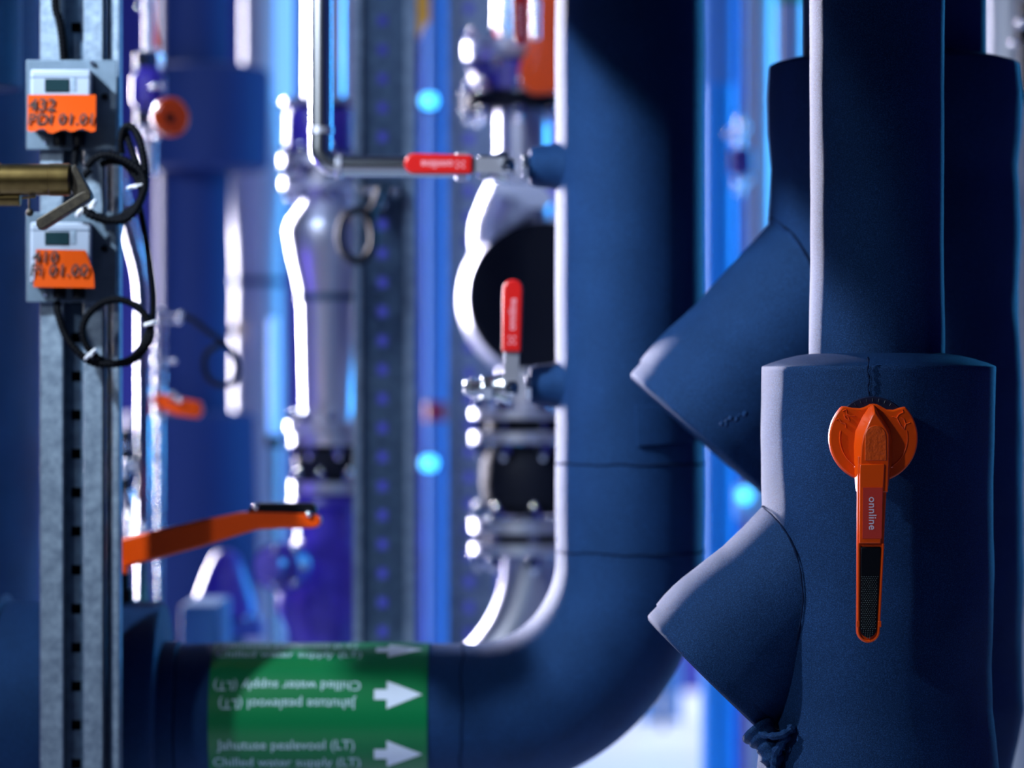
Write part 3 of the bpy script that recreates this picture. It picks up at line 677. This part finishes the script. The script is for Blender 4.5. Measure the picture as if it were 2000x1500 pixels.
bm = nb(); cyl(bm, W(57, 384, DB), W(57, 410, DB), 2.2*sb, 8); cyl(bm, W(42, 387, DB), W(70, 384, DB), 2.5*sb, 8); finish('pin', bm, M['brass'], root)
bm = nb(); bmesh.ops.create_uvsphere(bm, u_segments=16, v_segments=12, radius=8*sb, matrix=Matrix.Translation(W(58, 415, DB))); finish('pin_ball', bm, M['brass_dark'], root)
# dark insulated stuff at the left edge
bm = nb(); revolve(bm, W(-90, 176, 3.5), (0,0,1), [(0, 0.02), (0.001, 128*3.5/F), (0.004, 133*3.5/F), (2.0, 133*3.5/F)], 64, 0.001, 3); 
tag(finish('insulated_pipe_end', bm, M['foam']), 'dark end of a navy insulated pipe hanging in at the top left corner', 'pipe')
bm = nb(); revolve(bm, (W(-90, 0, 4.1).x, 4.1, 0), (0,0,1), [(0, 168*4.1/F), (2.9, 168*4.1/F), (3.3, 168*4.1/F)], 64)
tag(finish('insulated_pipe', bm, M['foam']), 'dark navy insulated pipe at the left edge behind the strut channel', 'pipe')

# ================================================================= background
def upright(name, px, rpx, d, y0, y1, m, label, cat='pipe', n=40, group=None, parent=None):
    """upright pipe between two pixel rows; None runs to ceiling / floor"""
    x = W(px, 0, d).x; zt = CEIL if y0 is None else W(0, y0, d).z; zb = 0.0 if y1 is None else W(0, y1, d).z
    bm = nb(); revolve(bm, (x, d, zb), (0,0,1), [(0, rpx*d/F), (zt-zb, rpx*d/F)], n)
    o = finish(name, bm, M[m], parent)
    if parent is None: tag(o, label, cat, group)
    return o
def zp(px, d, pts, m, name, parent, n=48, wob=0, seed=0):
    pts = sorted([(W(0, py, d).z, r*d/F) for py, r in pts]); x = W(px, 0, d).x; z0 = pts[0][0]
    bm = nb(); revolve(bm, (x, d, z0), (0,0,1), [(z-z0, r) for z, r in pts], n, wob, seed); return finish(name, bm, M[m], parent)
def bolts(px, d, y0, y1, rpx, n, br, parent, m='chrome', ph=0.2, ends='tb'):
    for k in range(n):
        a = 2*PI*k/n+ph; c = W(px, 0, d)+Vector((rpx*d/F*math.cos(a), rpx*d/F*math.sin(a), 0)); s = d/F
        bm = nb(); zt = W(0, y0, d).z; zb = W(0, y1, d).z
        
        if 't' in ends: hexbolt(bm, (c.x, c.y, zt), (0,0,1), br*s, br*2.0*s)
        if 'b' in ends: hexbolt(bm, (c.x, c.y, zb), (0,0,-1), br*s, br*2.0*s)
        cyl(bm, (c.x, c.y, zb), (c.x, c.y, zt), br*0.7*s, 10)
        finish('bolt', bm, M[m], parent)
def things(name, px, d, y, label, cat, group=None): return thing(name, W(px, y, d), label, cat, group)

# middle and rear struts
def bgstrut(px0, px1, d, m, m2, label, hy, pitch, hpx):
    s = d/F; Xx = lambda p: (p-1000)*s; wd = px1-px0
    r0 = thing('strut_channel', Vector((Xx((px0+px1)/2), d, 0)), label, 'strut')
    bm = nb(); box(bm, (Xx(px0), d-0.004, 0), (Xx(px0+wd*0.13), d-0.001, CEIL)); box(bm, (Xx(px0), d-0.004, 0), (Xx(px0+3), d+0.04, CEIL)); finish('left_lip', bm, M[m], r0, bevel=0.001)
    bm = nb(); box(bm, (Xx(px1-wd*0.18), d-0.004, 0), (Xx(px1), d-0.001, CEIL)); box(bm, (Xx(px1-3), d-0.004, 0), (Xx(px1), d+0.04, CEIL)); finish('right_lip', bm, M[m], r0, bevel=0.001)
    zc = [H+(750-(hy+pitch*k))*s for k in range(-50, 60)]; zc = [z for z in zc if 0.03 < z < 3.2]
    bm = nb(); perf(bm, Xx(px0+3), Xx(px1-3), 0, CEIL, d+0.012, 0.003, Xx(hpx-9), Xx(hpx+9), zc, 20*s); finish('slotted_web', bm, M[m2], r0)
    return r0
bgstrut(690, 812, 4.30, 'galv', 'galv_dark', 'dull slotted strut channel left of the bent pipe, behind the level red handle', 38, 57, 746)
r0 = bgstrut(874, 968, 4.9, 'galv', 'galv', 'pale galvanised slotted strut channel just left of the steel flanges', 15, 51, 916)
# pipes around the middle strut
upright('grey_pipe', 672, 26, 4.75, None, None, 'dull_pipe', 'dull grey upright pipe directly left of the middle strut channel')
root = things('blue_pipe', 853, 5.5, 1400, 'light blue upright pipe with a red band between two strut channels', 'pipe')
upright('pipe', 853, 22, 5.5, None, None, 'blue_pipe', '', parent=root); zp(853, 5.5, [(785, 23), (822, 23)], 'red_band', 'band', root)
upright('violet_pipe', 815, 16, 5.9, None, None, 'purple', 'narrow violet upright pipe in the gap right of the middle strut channel')
for y_, w_ in ((197, 'upper'), (905, 'lower')):
    root = things('indicator_lamp', 838, 5.25, y_+20, 'cyan glowing indicator lamp, the %s one beside the light blue pipe' % w_, 'lamp')
    s = 5.25/F; c = W(838, y_, 5.25)
    bm = nb(); revolve(bm, c+Vector((-17*s, 0, 0)), (1,0,0), [(0, 2*s), (4*s, 12*s), (10*s, 14*s), (26*s, 14*s), (30*s, 12*s), (34*s, 2*s)], 24); finish('lens', bm, M['cyan'], root)
    bm = nb(); box(bm, c+Vector((-22*s, 12*s, -18*s)), c+Vector((22*s, 30*s, 18*s))); finish('housing', bm, M['purple'], root, bevel=0.002)
    bm = nb(); cyl(bm, c+Vector((0, 20*s, 0)), c+Vector((12*s, 0.232, 0)), 5*s, 10); finish('bracket', bm, M['galv_dark'], root)
# yellow tag on far pipe at top
bm = nb(); box(bm, W(806, -60, 4.95), W(840, 45, 4.955)); prism(bm, [(W(808,0,4.95).x, W(0,45,4.95).z), (W(832,0,4.95).x, W(0,45,4.95).z), (W(818,0,4.95).x, W(0,78,4.95).z)], 4.95, 4.955)
tag(finish('warning_tag', bm, M['yellow']), 'yellow tag at the top right of the middle strut channel', 'tag')

# far insulated valve line, left
root = things('insulated_riser', 385, 5.6, 1500, 'out of focus navy insulated riser with two thick jackets, left of the steel reducer', 'pipe')
upright('pipe', 378, 72, 5.6, None, None, 'navy', '', parent=root)
zp(405, 5.58, [(335, 100), (328, 120), (150, 122), (138, 118), (128, 80)], 'navy', 'upper_jacket', root, wob=0.002, seed=3)
zp(366, 5.58, [(1240, 120), (1230, 138), (1000, 136), (815, 130), (806, 122), (803, 90)], 'navy', 'lower_jacket', root, wob=0.002, seed=7)
# pale riser + grey tapered pipe
root = things('pale_riser', 505, 5.98, 1500, 'pale blurred riser with tapered joints between the navy riser and the steel reducer', 'pipe')
zp(504, 5.98, [(-1500, 33), (150, 33), (160, 40)], 'pale', 'pipe', root); zp(504, 5.98, [(160, 40), (340, 66), (360, 66), (480, 52), (545, 50), (560, 50), (700, 52), (900, 52), (1600, 52)], 'pale', 'tapered_pipe', root)
zp(504, 5.98, [(544, 54), (558, 54)], 'galv_dark', 'collar', root)
bm = nb(); box(bm, W(446, 634, 5.9), W(462, 654, 5.92)); finish('tag', bm, M['yellow'], root)
# azure tubes: the glow stands in for bright blue streaks
root = things('glow_tube', 535, 5.3, 880, 'light blue glowing tube in place of a pipe reflection, between the pale riser and the reducer', 'lamp')
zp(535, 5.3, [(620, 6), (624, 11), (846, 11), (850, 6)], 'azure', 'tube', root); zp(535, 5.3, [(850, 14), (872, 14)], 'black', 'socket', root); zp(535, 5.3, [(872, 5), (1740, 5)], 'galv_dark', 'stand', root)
root = things('glow_tube', 556, 5.35, 240, 'light blue glowing tube in place of a bright strip at the top, left of the bent stainless tube', 'lamp')
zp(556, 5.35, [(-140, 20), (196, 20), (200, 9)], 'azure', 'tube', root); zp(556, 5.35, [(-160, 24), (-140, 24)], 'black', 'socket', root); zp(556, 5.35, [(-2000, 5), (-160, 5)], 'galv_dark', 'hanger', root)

# steel reducer line
root = things('steel_reducer', 640, 4.55, 835, 'bulging satin steel reducer catching a white highlight, behind the middle strut', 'pipe fitting')
zp(640, 4.55, [(372, 42), (395, 50), (430, 78), (452, 84), (500, 76), (575, 58), (600, 56), (822, 50)], 'steel_satin', 'reducer', root)
zp(640, 4.55, [(574, 61), (588, 61)], 'galv_dark', 'weld_band', root)
zp(640, 4.55, [(348, 88), (351, 92), (368, 92), (372, 88)], 'steel_satin', 'flange', root); zp(640, 4.55, [(822, 78), (825, 82), (842, 82), (846, 78)], 'steel_satin', 'flange', root)
bolts(640, 4.55, 822, 845, 70, 8, 8, root, ends='t'); bolts(640, 4.55, 350, 372, 78, 8, 8, root, ends='b')
root = things('violet_valve', 590, 4.55, 346, 'blurred violet valve body with bright bolts above the steel reducer', 'valve')
zp(628, 4.55, [(205, 40), (215, 66), (225, 72), (285, 72), (298, 66), (306, 42)], 'purple', 'body', root); zp(634, 4.55, [(196, 84), (206, 84)], 'steel_satin', 'flange', root); zp(634, 4.55, [(306, 88), (324, 88)], 'steel_satin', 'flange', root); zp(634, 4.55, [(324, 50), (347, 50)], 'steel_satin', 'neck', root)
zp(634, 4.55, [(-1900, 40), (196, 40)], 'steel_satin', 'pipe', root); bolts(634, 4.55, 306, 324, 76, 8, 8, root)
root = things('rubber_joint', 650, 4.55, 980, 'black rubber expansion joint under the steel reducer', 'expansion joint')
zp(650, 4.55, [(870, 56), (880, 70), (895, 76), (915, 76), (930, 70), (940, 56)], 'rubber', 'bellows', root)
zp(650, 4.55, [(847, 84), (868, 84)], 'steel_satin', 'flange', root); zp(650, 4.55, [(940, 84), (962, 84)], 'steel_satin', 'flange', root)
bolts(650, 4.55, 848, 868, 74, 8, 9, root, ends='b'); bolts(650, 4.55, 940, 961, 74, 8, 9, root, ph=0.5, ends='t')
root = things('violet_pump', 650, 4.55, 1400, 'violet pump casing below the black rubber joint, left of the middle strut', 'pump')
zp(640, 4.55, [(963, 70), (985, 80), (1000, 62), (1050, 62), (1090, 95), (1190, 100), (1230, 80), (1400, 70)], 'purple', 'casing', root)
bm = nb()
bm = nb(); revolve(bm, W(560, 1110, 4.45), Vector((-0.25, -1, 0.1)), [(0, 50*4.5/F), (0.05, 46*4.5/F), (0.06, 30*4.5/F), (0.09, 26*4.5/F)], 32); finish('suction_port', bm, M['purple'], root)
for k in range(6):
    a = 2*PI*k/6; bm = nb(); hexbolt(bm, W(556+38*math.cos(a), 1106-38*math.sin(a), 4.395), (-0.25, -1, 0.1), 5*4.4/F, 9*4.4/F); finish('bolt', bm, M['chrome'], root)
zp(640, 4.55, [(1400, 100), (1850, 100)], 'galv_dark', 'foot', root)
# pump with cone left of it
root = things('violet_pump', 440, 4.9, 1230, 'violet cone-shaped pump head above the level pipe, under the orange lever', 'pump')
zp(440, 4.9, [(1075, 12), (1085, 26), (1120, 42), (1175, 62), (1200, 64), (1212, 50)], 'purple', 'head', root, n=32)
zp(440, 4.9, [(1212, 84), (1240, 84)], 'pump', 'base', root, n=6)
zp(440, 4.9, [(1240, 40), (1970, 40)], 'galv_dark', 'stand', root)
for k in range(5):
    a = PI+PI*k/4; bm = nb(); bmesh.ops.create_uvsphere(bm, u_segments=12, v_segments=8, radius=0.006, matrix=Matrix.Translation(W(440, 1206, 4.9)+Vector((58*4.9/F*math.cos(a), 58*4.9/F*math.sin(a), 0)))); finish('bolt', bm, M['chrome'], root)
for (px0, px1, y0, lab_, d_) in ((352, 428, 1182, 'teal cabinet top seen just above the green tape, left one', 4.6), (566, 690, 1186, 'teal cabinet top seen above the green tape beside the middle strut', 5.4)):
    a = W(px0, y0, d_); b2 = W(px1, 0, d_)
    root = thing('teal_cabinet', Vector(((a.x+b2.x)/2, d_+0.1, 0)), lab_, 'cabinet')
    bm = nb(); box(bm, (a.x, d_, 0.06), (b2.x, d_+0.2, a.z)); finish('body', bm, M['teal'], root, bevel=0.004)
    bm = nb(); box(bm, (a.x+0.004, d_+0.004, 0), (b2.x-0.004, d_+0.19, 0.06)); finish('plinth', bm, M['black'], root)
    bm = nb(); box(bm, (a.x+0.008, d_-0.003, 0.08), (b2.x-0.008, d_, a.z-0.015)); dr = finish('door', bm, M['teal'], root, bevel=0.001)
    bm = nb(); box(bm, (b2.x-0.02, d_-0.012, 0.24), (b2.x-0.014, d_-0.003, 0.3)); finish('handle', bm, M['steel'], dr)

# bright thin pipe with cranked top, and fitting chain, far left
dF = 4.12
bm = nb(); sweep(bm, catmull([W(226, 330, dF), W(244, 420, dF), W(262, 480, dF), W(276, 540, dF), W(281, 600, dF)], 8)+[W(281, 815, dF), Vector((W(281,0,dF).x, dF, 0))], 15*dF/F, 24)
tag(finish('cranked_pipe', bm, M['chrome']), 'bright steel pipe with slanted upper end just right of the left strut channel', 'pipe')
root = things('fitting_stack', 312, 4.15, 820, 'slim stack of shiny steel fittings beside the cranked pipe', 'pipe fitting')
prof = []
for k in range(7):
    y = 602+k*31; prof += [(y, 8), (y+3, 13), (y+22, 13), (y+25, 8)]
prof = [(600, 4)]+prof+[(822, 6)]
zp(312, 4.15, prof, 'chrome', 'fittings', root, n=20); zp(312, 4.15, [(822, 7), (1970, 7)], 'steel', 'stem', root)
for (px_, py_) in ((352, 613), (350, 627), (340, 705), (338, 770), (350, 781)):
    bm = nb(); bmesh.ops.create_uvsphere(bm, u_segments=12, v_segments=8, radius=6*4.15/F, matrix=Matrix.Translation(W(px_, py_, 4.13))); cyl(bm, W(px_, py_, 4.13), W(314, py_, 4.15), 3*4.15/F, 8); finish('side_nipple', bm, M['chrome'], root)
root = things('small_valve', 290, 4.15, 290, 'small violet valve with steel unions and orange knob right of the upper sensor box', 'valve')
for (y0_, y1_, r_) in ((102, 136, 30), (215, 250, 28)): zp(290, 4.15, [(y0_, r_-4), (y0_+4, r_), (y1_-4, r_), (y1_, r_-4)], 'chrome', 'union', root, n=8)
zp(290, 4.15, [(136, 22), (150, 34), (200, 34), (215, 22)], 'purple', 'body', root); zp(290, 4.15, [(-1900, 10), (102, 10)], 'steel_satin', 'pipe', root); zp(290, 4.15, [(250, 16), (340, 16)], 'steel_satin', 'tail', root)
bm = nb(); cyl(bm, W(300, 230, 4.10), W(332, 230, 4.03), 8*4.15/F, 12); finish('knob_stem', bm, M['black'], root)
bm = nb(); revolve(bm, W(326, 230, 4.05), Vector((0.55, -0.8, 0)), [(0, 34*4.15/F), (0.006, 38*4.15/F), (0.014, 38*4.15/F), (0.018, 32*4.15/F)], 32); finish('knob', bm, M['orange'], root)
for (px_, py_) in ((281, 272), (307, 268), (299, 168), (315, 168), (272, 12)):
    bm = nb(); bmesh.ops.create_uvsphere(bm, u_segments=12, v_segments=8, radius=7*4.15/F, matrix=Matrix.Translation(W(px_, py_, 4.07))); cyl(bm, W(px_, py_, 4.07), W(290, py_, 4.15), 3*4.15/F, 8); finish('bolt', bm, M['chrome'], root)
bm = nb(); sweep(bm, [W(296, -40, 4.3), W(300, 40, 4.3), W(306, 92, 4.3)], 7*4.3/F, 10)
tag(finish('orange_rod', bm, M['orange']), 'thin orange rod hanging beside the navy riser at the top', 'rod')
# cable on far left background and small orange handle
bm = nb(); sweep(bm, catmull([W(340, 612, 4.20), W(372, 622, 4.20), W(410, 650, 4.20), W(440, 672, 4.20), W(462, 705, 4.20), W(458, 745, 4.20), W(430, 752, 4.20), W(405, 735, 4.20), W(400, 700, 4.20), W(418, 678, 4.20), W(440, 672, 4.202)], 10), 6*4.15/F, 10)
tag(finish('black_cable', bm, M['black']), 'blurred black cable with a small loop in front of the far navy riser', 'cable')
root = things('small_lever', 400, 4.15, 810, 'small orange lever lying on top of the lower navy jacket', 'valve lever')
bm = nb(); prism(bm, [(W(px,0,4.5).x, W(0,py,4.5).z) for px, py in ((352, 772), (365, 768), (440, 782), (445, 800), (436, 812), (396, 806), (360, 790))], 4.14, 4.16); finish('arm', bm, M['orange'], root, bevel=0.002)
bm = nb(); cyl(bm, W(352, 780, 4.15), W(318, 800, 4.17), 8*4.15/F, 12); finish('stem', bm, M['black'], root)
# gauge cluster on lower jacket
root = things('gauge_valve', 250, 4.15, 940, 'small shiny drain fitting between left strut and lower navy jacket', 'valve')
for (px_, py_, r_) in ((238, 870, 9), (268, 868, 12), (280, 884, 9), (245, 905, 10), (262, 912, 9), (240, 925, 9)):
    bm = nb(); bmesh.ops.create_uvsphere(bm, u_segments=12, v_segments=8, radius=r_*4.15/F, matrix=Matrix.Translation(W(px_, py_, 4.15))); finish('nut', bm, M['chrome'], root)
bm = nb(); cyl(bm, W(245, 840, 4.17), W(245, 960, 4.17), 11*4.15/F, 16); cyl(bm, W(236, 895, 4.17), W(300, 890, 4.21), 8*4.15/F, 12); finish('body', bm, M['black'], root)
bm = nb(); sweep(bm, catmull([W(245, 960, 4.17), W(255, 1000, 4.17), W(268, 1080, 4.15), W(278, 1180, 4.15)], 6)+[Vector((W(278,0,4.5).x, 4.15, 0))], 13*4.15/F, 16); finish('drain_tube', bm, M['chrome'], root)
bm = nb(); bmesh.ops.create_uvsphere(bm, u_segments=12, v_segments=8, radius=0.009, matrix=Matrix.Translation(W(277, 1031, 4.07))); 
finish('nut', bm, M['chrome'], root)

# black ring cable at the middle strut
root = things('coiled_cable', 697, 4.2, 515, 'black cable coil hanging on the left edge of the middle strut channel', 'cable')
bm = nb(); sweep(bm, [W(697+33*math.cos(a*PI/18), 460-50*math.sin(a*PI/18), 4.2+0.001*a/18) for a in range(0, 100)], 8*4.2/F, 12); finish('coil', bm, M['black'], root)
bm = nb(); sweep(bm, catmull([W(722, 420, 4.2), W(735, 395, 4.22), W(742, 370, 4.24), W(744, 366, 4.26), W(744, 372, 4.285)], 8), 8*4.2/F, 12); finish('tail', bm, M['black'], root)
for (px_, py_, r_) in ((735, 300, 10), (748, 264, 8), (706, 380, 9), (658, 446, 8), (603, 333, 12), (657, 255, 12)):
    pass
root = things('strut_clamp', 742, 4.28, 420, 'steel pipe clamp with nuts fixed across the middle strut channel', 'clamp')
bm = nb(); box(bm, W(706, 362, 4.27), W(790, 384, 4.294)); finish('bar', bm, M['black'], root, bevel=0.002)
for (px_, py_) in ((722, 373), (744, 373), (772, 373), (744, 400)):
    bm = nb(); revolve(bm, W(px_, py_, 4.27), (0,-1,0), [(0, 11*4.3/F), (0.008, 11*4.3/F), (0.012, 6*4.3/F)], 6); finish('nut', bm, M['chrome'], root)
bm = nb(); box(bm, W(732, 384, 4.28), W(756, 410, 4.294)); finish('tongue', bm, M['galv_dark'], root, bevel=0.001)

# top centre valve
dV = 4.6
root = things('violet_valve', 1005, dV, 220, 'violet flanged valve with bright bolts at the top beside the bent navy pipe', 'valve')
zp(1005, dV, [(118, 60), (124, 86), (180, 88), (186, 60)], 'purple', 'body', root)
zp(1005, dV, [(84, 96), (88, 100), (108, 100), (118, 96)], 'steel_satin', 'flange', root); zp(1005, dV, [(186, 98), (190, 102), (210, 102), (216, 98)], 'rubber', 'gasket_flange', root)
bolts(1005, dV, 84, 118, 90, 8, 9, root, ph=0.35); bolts(1005, dV, 186, 216, 92, 8, 9, root, ph=0.1)
zp(1005, dV, [(-1900, 42), (84, 42)], 'steel', 'upper_pipe', root); zp(1020, dV, [(216, 52), (352, 52)], 'steel_satin', 'lower_pipe', root)
bm = nb(); out = [(1032, -180), (1100, -180), (1100, 160), (1085, 182), (1040, 184), (1018, 168), (1013, 140), (1018, 116), (1030, 100)]
prism(bm, [(W(px,0,dV-0.12).x, W(0,py,dV-0.12).z) for px, py in out], dV-0.125, dV-0.10); 
t_ = thing('valve_lever', W(1050, 180, dV-0.11), 'broad orange lever hanging at the top, partly hidden by the bent navy pipe', 'valve lever'); finish('arm', bm, M['orange'], t_, bevel=0.004)
bm = nb(); cyl(bm, W(1058, 140, dV-0.10), W(1058, 140, dV-0.078), 0.012, 16); finish('stem', bm, M['black'], t_)
# red handle at top
t_ = thing('ball_valve', W(1016, -90, 3.72), 'red handle hanging down at the top edge beside the broad orange lever', 'ball valve')
s = 3.72/F
bm = nb(); pts_ = [W(998, -110, 3.72), W(1029, -110, 3.72), W(1031, 60, 3.72), W(1029, 78, 3.72), W(1020, 87, 3.72), W(1010, 84, 3.72), W(1003, 70, 3.72)]
prism(bm, [(p.x, p.z) for p in pts_], 3.715, 3.735); hs = finish('handle_sleeve', bm, M['red'], t_, bevel=0.004, subs=3)
c_ = W(1015, 40, 3.713); bm = nb(); text_mesh(bm, 'onnline', 22*s, lambda x, y: c_+Vector((-0.03*x-y, 0, x)), bold=0.0002); noflip_text('sleeve_print', bm, M['pink'], hs)
bm = nb(); cyl(bm, W(1014, -110, 3.74), W(1014, -110, 4.30), 0.012, 12); finish('stem', bm, M['steel'], t_)
bm = nb(); revolve(bm, W(960, -110, 4.30), (1,0,0), [(0, 0.02), (0.02, 0.026), (0.05, 0.03), (0.08, 0.02)], 16); finish('body', bm, M['steel'], t_)
bm = nb(); cyl(bm, W(985, -110, 4.30), W(985, 72, 4.30), 11*4.3/F, 16, ch=0.002); finish('drip_tube', bm, M['chrome'], t_)
bm = nb(); cyl(bm, W(1046, -110, 4.28), W(1046, 78, 4.28), 8*4.3/F, 16, ch=0.002); finish('drip_tube', bm, M['chrome'], t_)

# big pump ring with dark face
dP = 4.6
root = things('ring_pump', 1062, dP, 760, 'round steel pump casing with a black face, behind the upright red handle', 'pump')
c_ = W(1062, 580, dP)
bm = nb(); revolve(bm, c_+Vector((0, 0.16, 0)), (0,-1,0), [(0, 150*dP/F), (0.02, 170*dP/F), (0.10, 168*dP/F), (0.125, 160*dP/F), (0.14, 152*dP/F), (0.14, 20*dP/F)], 72); finish('casing', bm, M['steel_satin'], root)
bm = nb(); revolve(bm, c_+Vector((0, 0.03, 0)), (0,-1,0), [(0, 150*dP/F), (0.02, 149*dP/F), (0.026, 140*dP/F), (0.027, 5*dP/F)], 72); finish('face_plate', bm, M['rubber'], root)
bm = nb(); pth = catmull([W(1035, 560, dP+0.08), W(1000, 470, dP+0.08), W(1003, 420, dP+0.07), W(1018, 372, dP+0.05)], 8)
sweep(bm, pth, lambda s_, i: (92-1.1*i)*dP/F, 40); finish('outlet', bm, M['steel_satin'], root)
for k in range(8):
    a = 2*PI*k/8+0.25; bm = nb(); revolve(bm, c_+Vector((0.105*math.cos(a), 0.006, 0.105*math.sin(a))), (0,-1,0), [(0, 0.007), (0.006, 0.007), (0.008, 0.004)], 6); finish('bolt', bm, M['rubber'], root)
# flanges, rubber joint, bright elbow
root = things('rubber_joint', 1030, 4.4, 1100, 'black rubber expansion joint between bolted steel flanges, beside the bent navy pipe', 'expansion joint')
dJ = 4.4
zp(1030, dJ, [(868, 66), (880, 78), (905, 90), (945, 92), (985, 86), (1005, 66)], 'rubber', 'bellows', root)
for (ya_, yb_, m_) in ((800, 818, 'steel_satin'), (842, 864, 'steel_satin'), (1012, 1040, 'steel_satin'), (1058, 1082, 'steel_satin')): zp(1030, dJ, [(ya_, 108), (ya_+3, 112), (yb_-3, 112), (yb_, 108)], m_, 'flange', root)
zp(1030, dJ, [(818, 80), (842, 80)], 'rubber', 'gasket', root); zp(1030, dJ, [(1040, 80), (1058, 80)], 'rubber', 'gasket', root); zp(1030, dJ, [(720, 60), (800, 60)], 'steel_satin', 'neck', root)
bolts(1030, dJ, 800, 864, 98, 8, 11, root, ph=0.30); bolts(1030, dJ, 1012, 1082, 98, 8, 11, root, ph=0.12)
bm = nb(); ax_ = []
cxx, czz = W(760, 0, dJ+0.02).x, W(0, 1095, dJ).z; Rr_ = (1040-760)*dJ/F
P = [Vector((cxx+Rr_, dJ+0.0, W(0, 1080, dJ).z))]+[Vector((cxx+Rr_*math.cos(math.radians(k*4.5)), dJ+0.0, czz-Rr_*math.sin(math.radians(k*4.5)))) for k in range(0, 21)]
sweep(bm, P, 58*dJ/F, 40); P = None
tag(finish('steel_elbow', bm, M['steel_satin']), 'bright steel elbow curving down-left under the flanged rubber joint', 'pipe')

# right gap
root = things('bright_blue_pipe', 1405, 5.6, 1300, 'saturated bright blue upright pipe seen right of the bent navy pipe', 'pipe')
upright('pipe', 1402, 34, 5.6, 165, None, 'electric', '', parent=root); upright('pale_sleeve', 1402, 36, 5.6, None, 165, 'blue_pipe', '', parent=root)
upright('violet_pipe', 1440, 14, 5.9, None, None, 'purple', 'narrow violet upright pipe right of the bright blue pipe')
upright('pale_pipe', 1478, 36, 6.1, None, None, 'pale', 'pale grey upright pipe left of the dark rear strainer')
root = things('pale_banded_pipe', 1545, 6.0, 1300, 'pale upright pipe with a green band at the top between the two strainers', 'pipe')
upright('pipe', 1545, 30, 6.0, None, None, 'pale', '', parent=root); zp(1545, 6.0, [(-60, 32), (6, 32)], 'green_cap', 'band', root)
root = things('small_violet_valve', 1440, 5.2, 380, 'small violet valve with glinting nuts in the gap left of the rear strainer', 'valve')
zp(1448, 5.2, [(288, 10), (292, 22), (338, 24), (345, 10)], 'purple', 'body', root)
for (px_, py_, r_) in ((1424, 262, 10), (1452, 250, 11), (1437, 262, 9), (1437, 358, 9), (1460, 352, 9)):
    bm = nb(); bmesh.ops.create_uvsphere(bm, u_segments=12, v_segments=8, radius=r_*5.2/F, matrix=Matrix.Translation(W(px_, py_, 5.19))); finish('nut', bm, M['chrome'], root)
zp(1444, 5.25, [(230, 8), (380, 8)], 'steel', 'stem', root); bm = nb(); cyl(bm, W(1444, 300, 5.25), W(1462, 300, 5.95), 6*5.2/F, 10); finish('bracket', bm, M['galv_dark'], root)
root = things('indicator_lamp', 1455, 5.7, 1000, 'pale cyan glowing indicator lamp in the gap under the rear strainer stub', 'lamp')
bm = nb(); bmesh.ops.create_uvsphere(bm, u_segments=16, v_segments=10, radius=14*5.7/F, matrix=Matrix.Translation(W(1455, 968, 5.7))); finish('lens', bm, M['cyan'], root)
bm = nb(); box(bm, W(1438, 950, 5.715), W(1474, 1010, 5.75)); finish('housing', bm, M['pale'], root, bevel=0.002); bm = nb(); cyl(bm, W(1460, 985, 5.75), W(1476, 985, 6.075), 0.006, 10); finish('bracket', bm, M['galv_dark'], root)
# legs of a far rack in the lower gap
for (px_, w_, m_, lab_) in ((1268, 18, 'blue_pipe', 'light blue far post, the left one seen under the pipe bend'), (1296, 5, 'black', 'thin dark far post between two light blue posts under the pipe bend'), (1318, 13, 'blue_pipe', 'light blue far post, the right one seen under the pipe bend')):
    d_ = 8.2 if m_ != 'black' else 8.0; bm = nb(); box(bm, (W(px_-w_,0,d_).x, d_, 0.0), (W(px_+w_,0,d_).x, d_+0.05, 1.9)); tag(finish('post', bm, M[m_], bevel=0.003), lab_, 'post')
# right edge
upright('pale_pipe', 1975, 52, 4.9, None, None, 'pale', 'pale upright pipe at the right edge behind the rear strainer')
root = things('drain_cock', 1990, 4.5, 140, 'dark drain cock with glinting nuts at the top right edge', 'valve')
bm = nb(); cyl(bm, W(1985, 60, 4.5), W(2040, 60, 4.5), 20*4.5/F, 16); cyl(bm, W(2004, 0, 4.5), W(2004, 200, 4.5), 14*4.5/F, 16); finish('body', bm, M['black'], root)
for (px_, py_, r_) in ((1981, 84, 8), (1996, 44, 10)):
    bm = nb(); bmesh.ops.create_uvsphere(bm, u_segments=12, v_segments=8, radius=r_*4.5/F, matrix=Matrix.Translation(W(px_, py_, 4.46))); finish('nut', bm, M['chrome'], root)
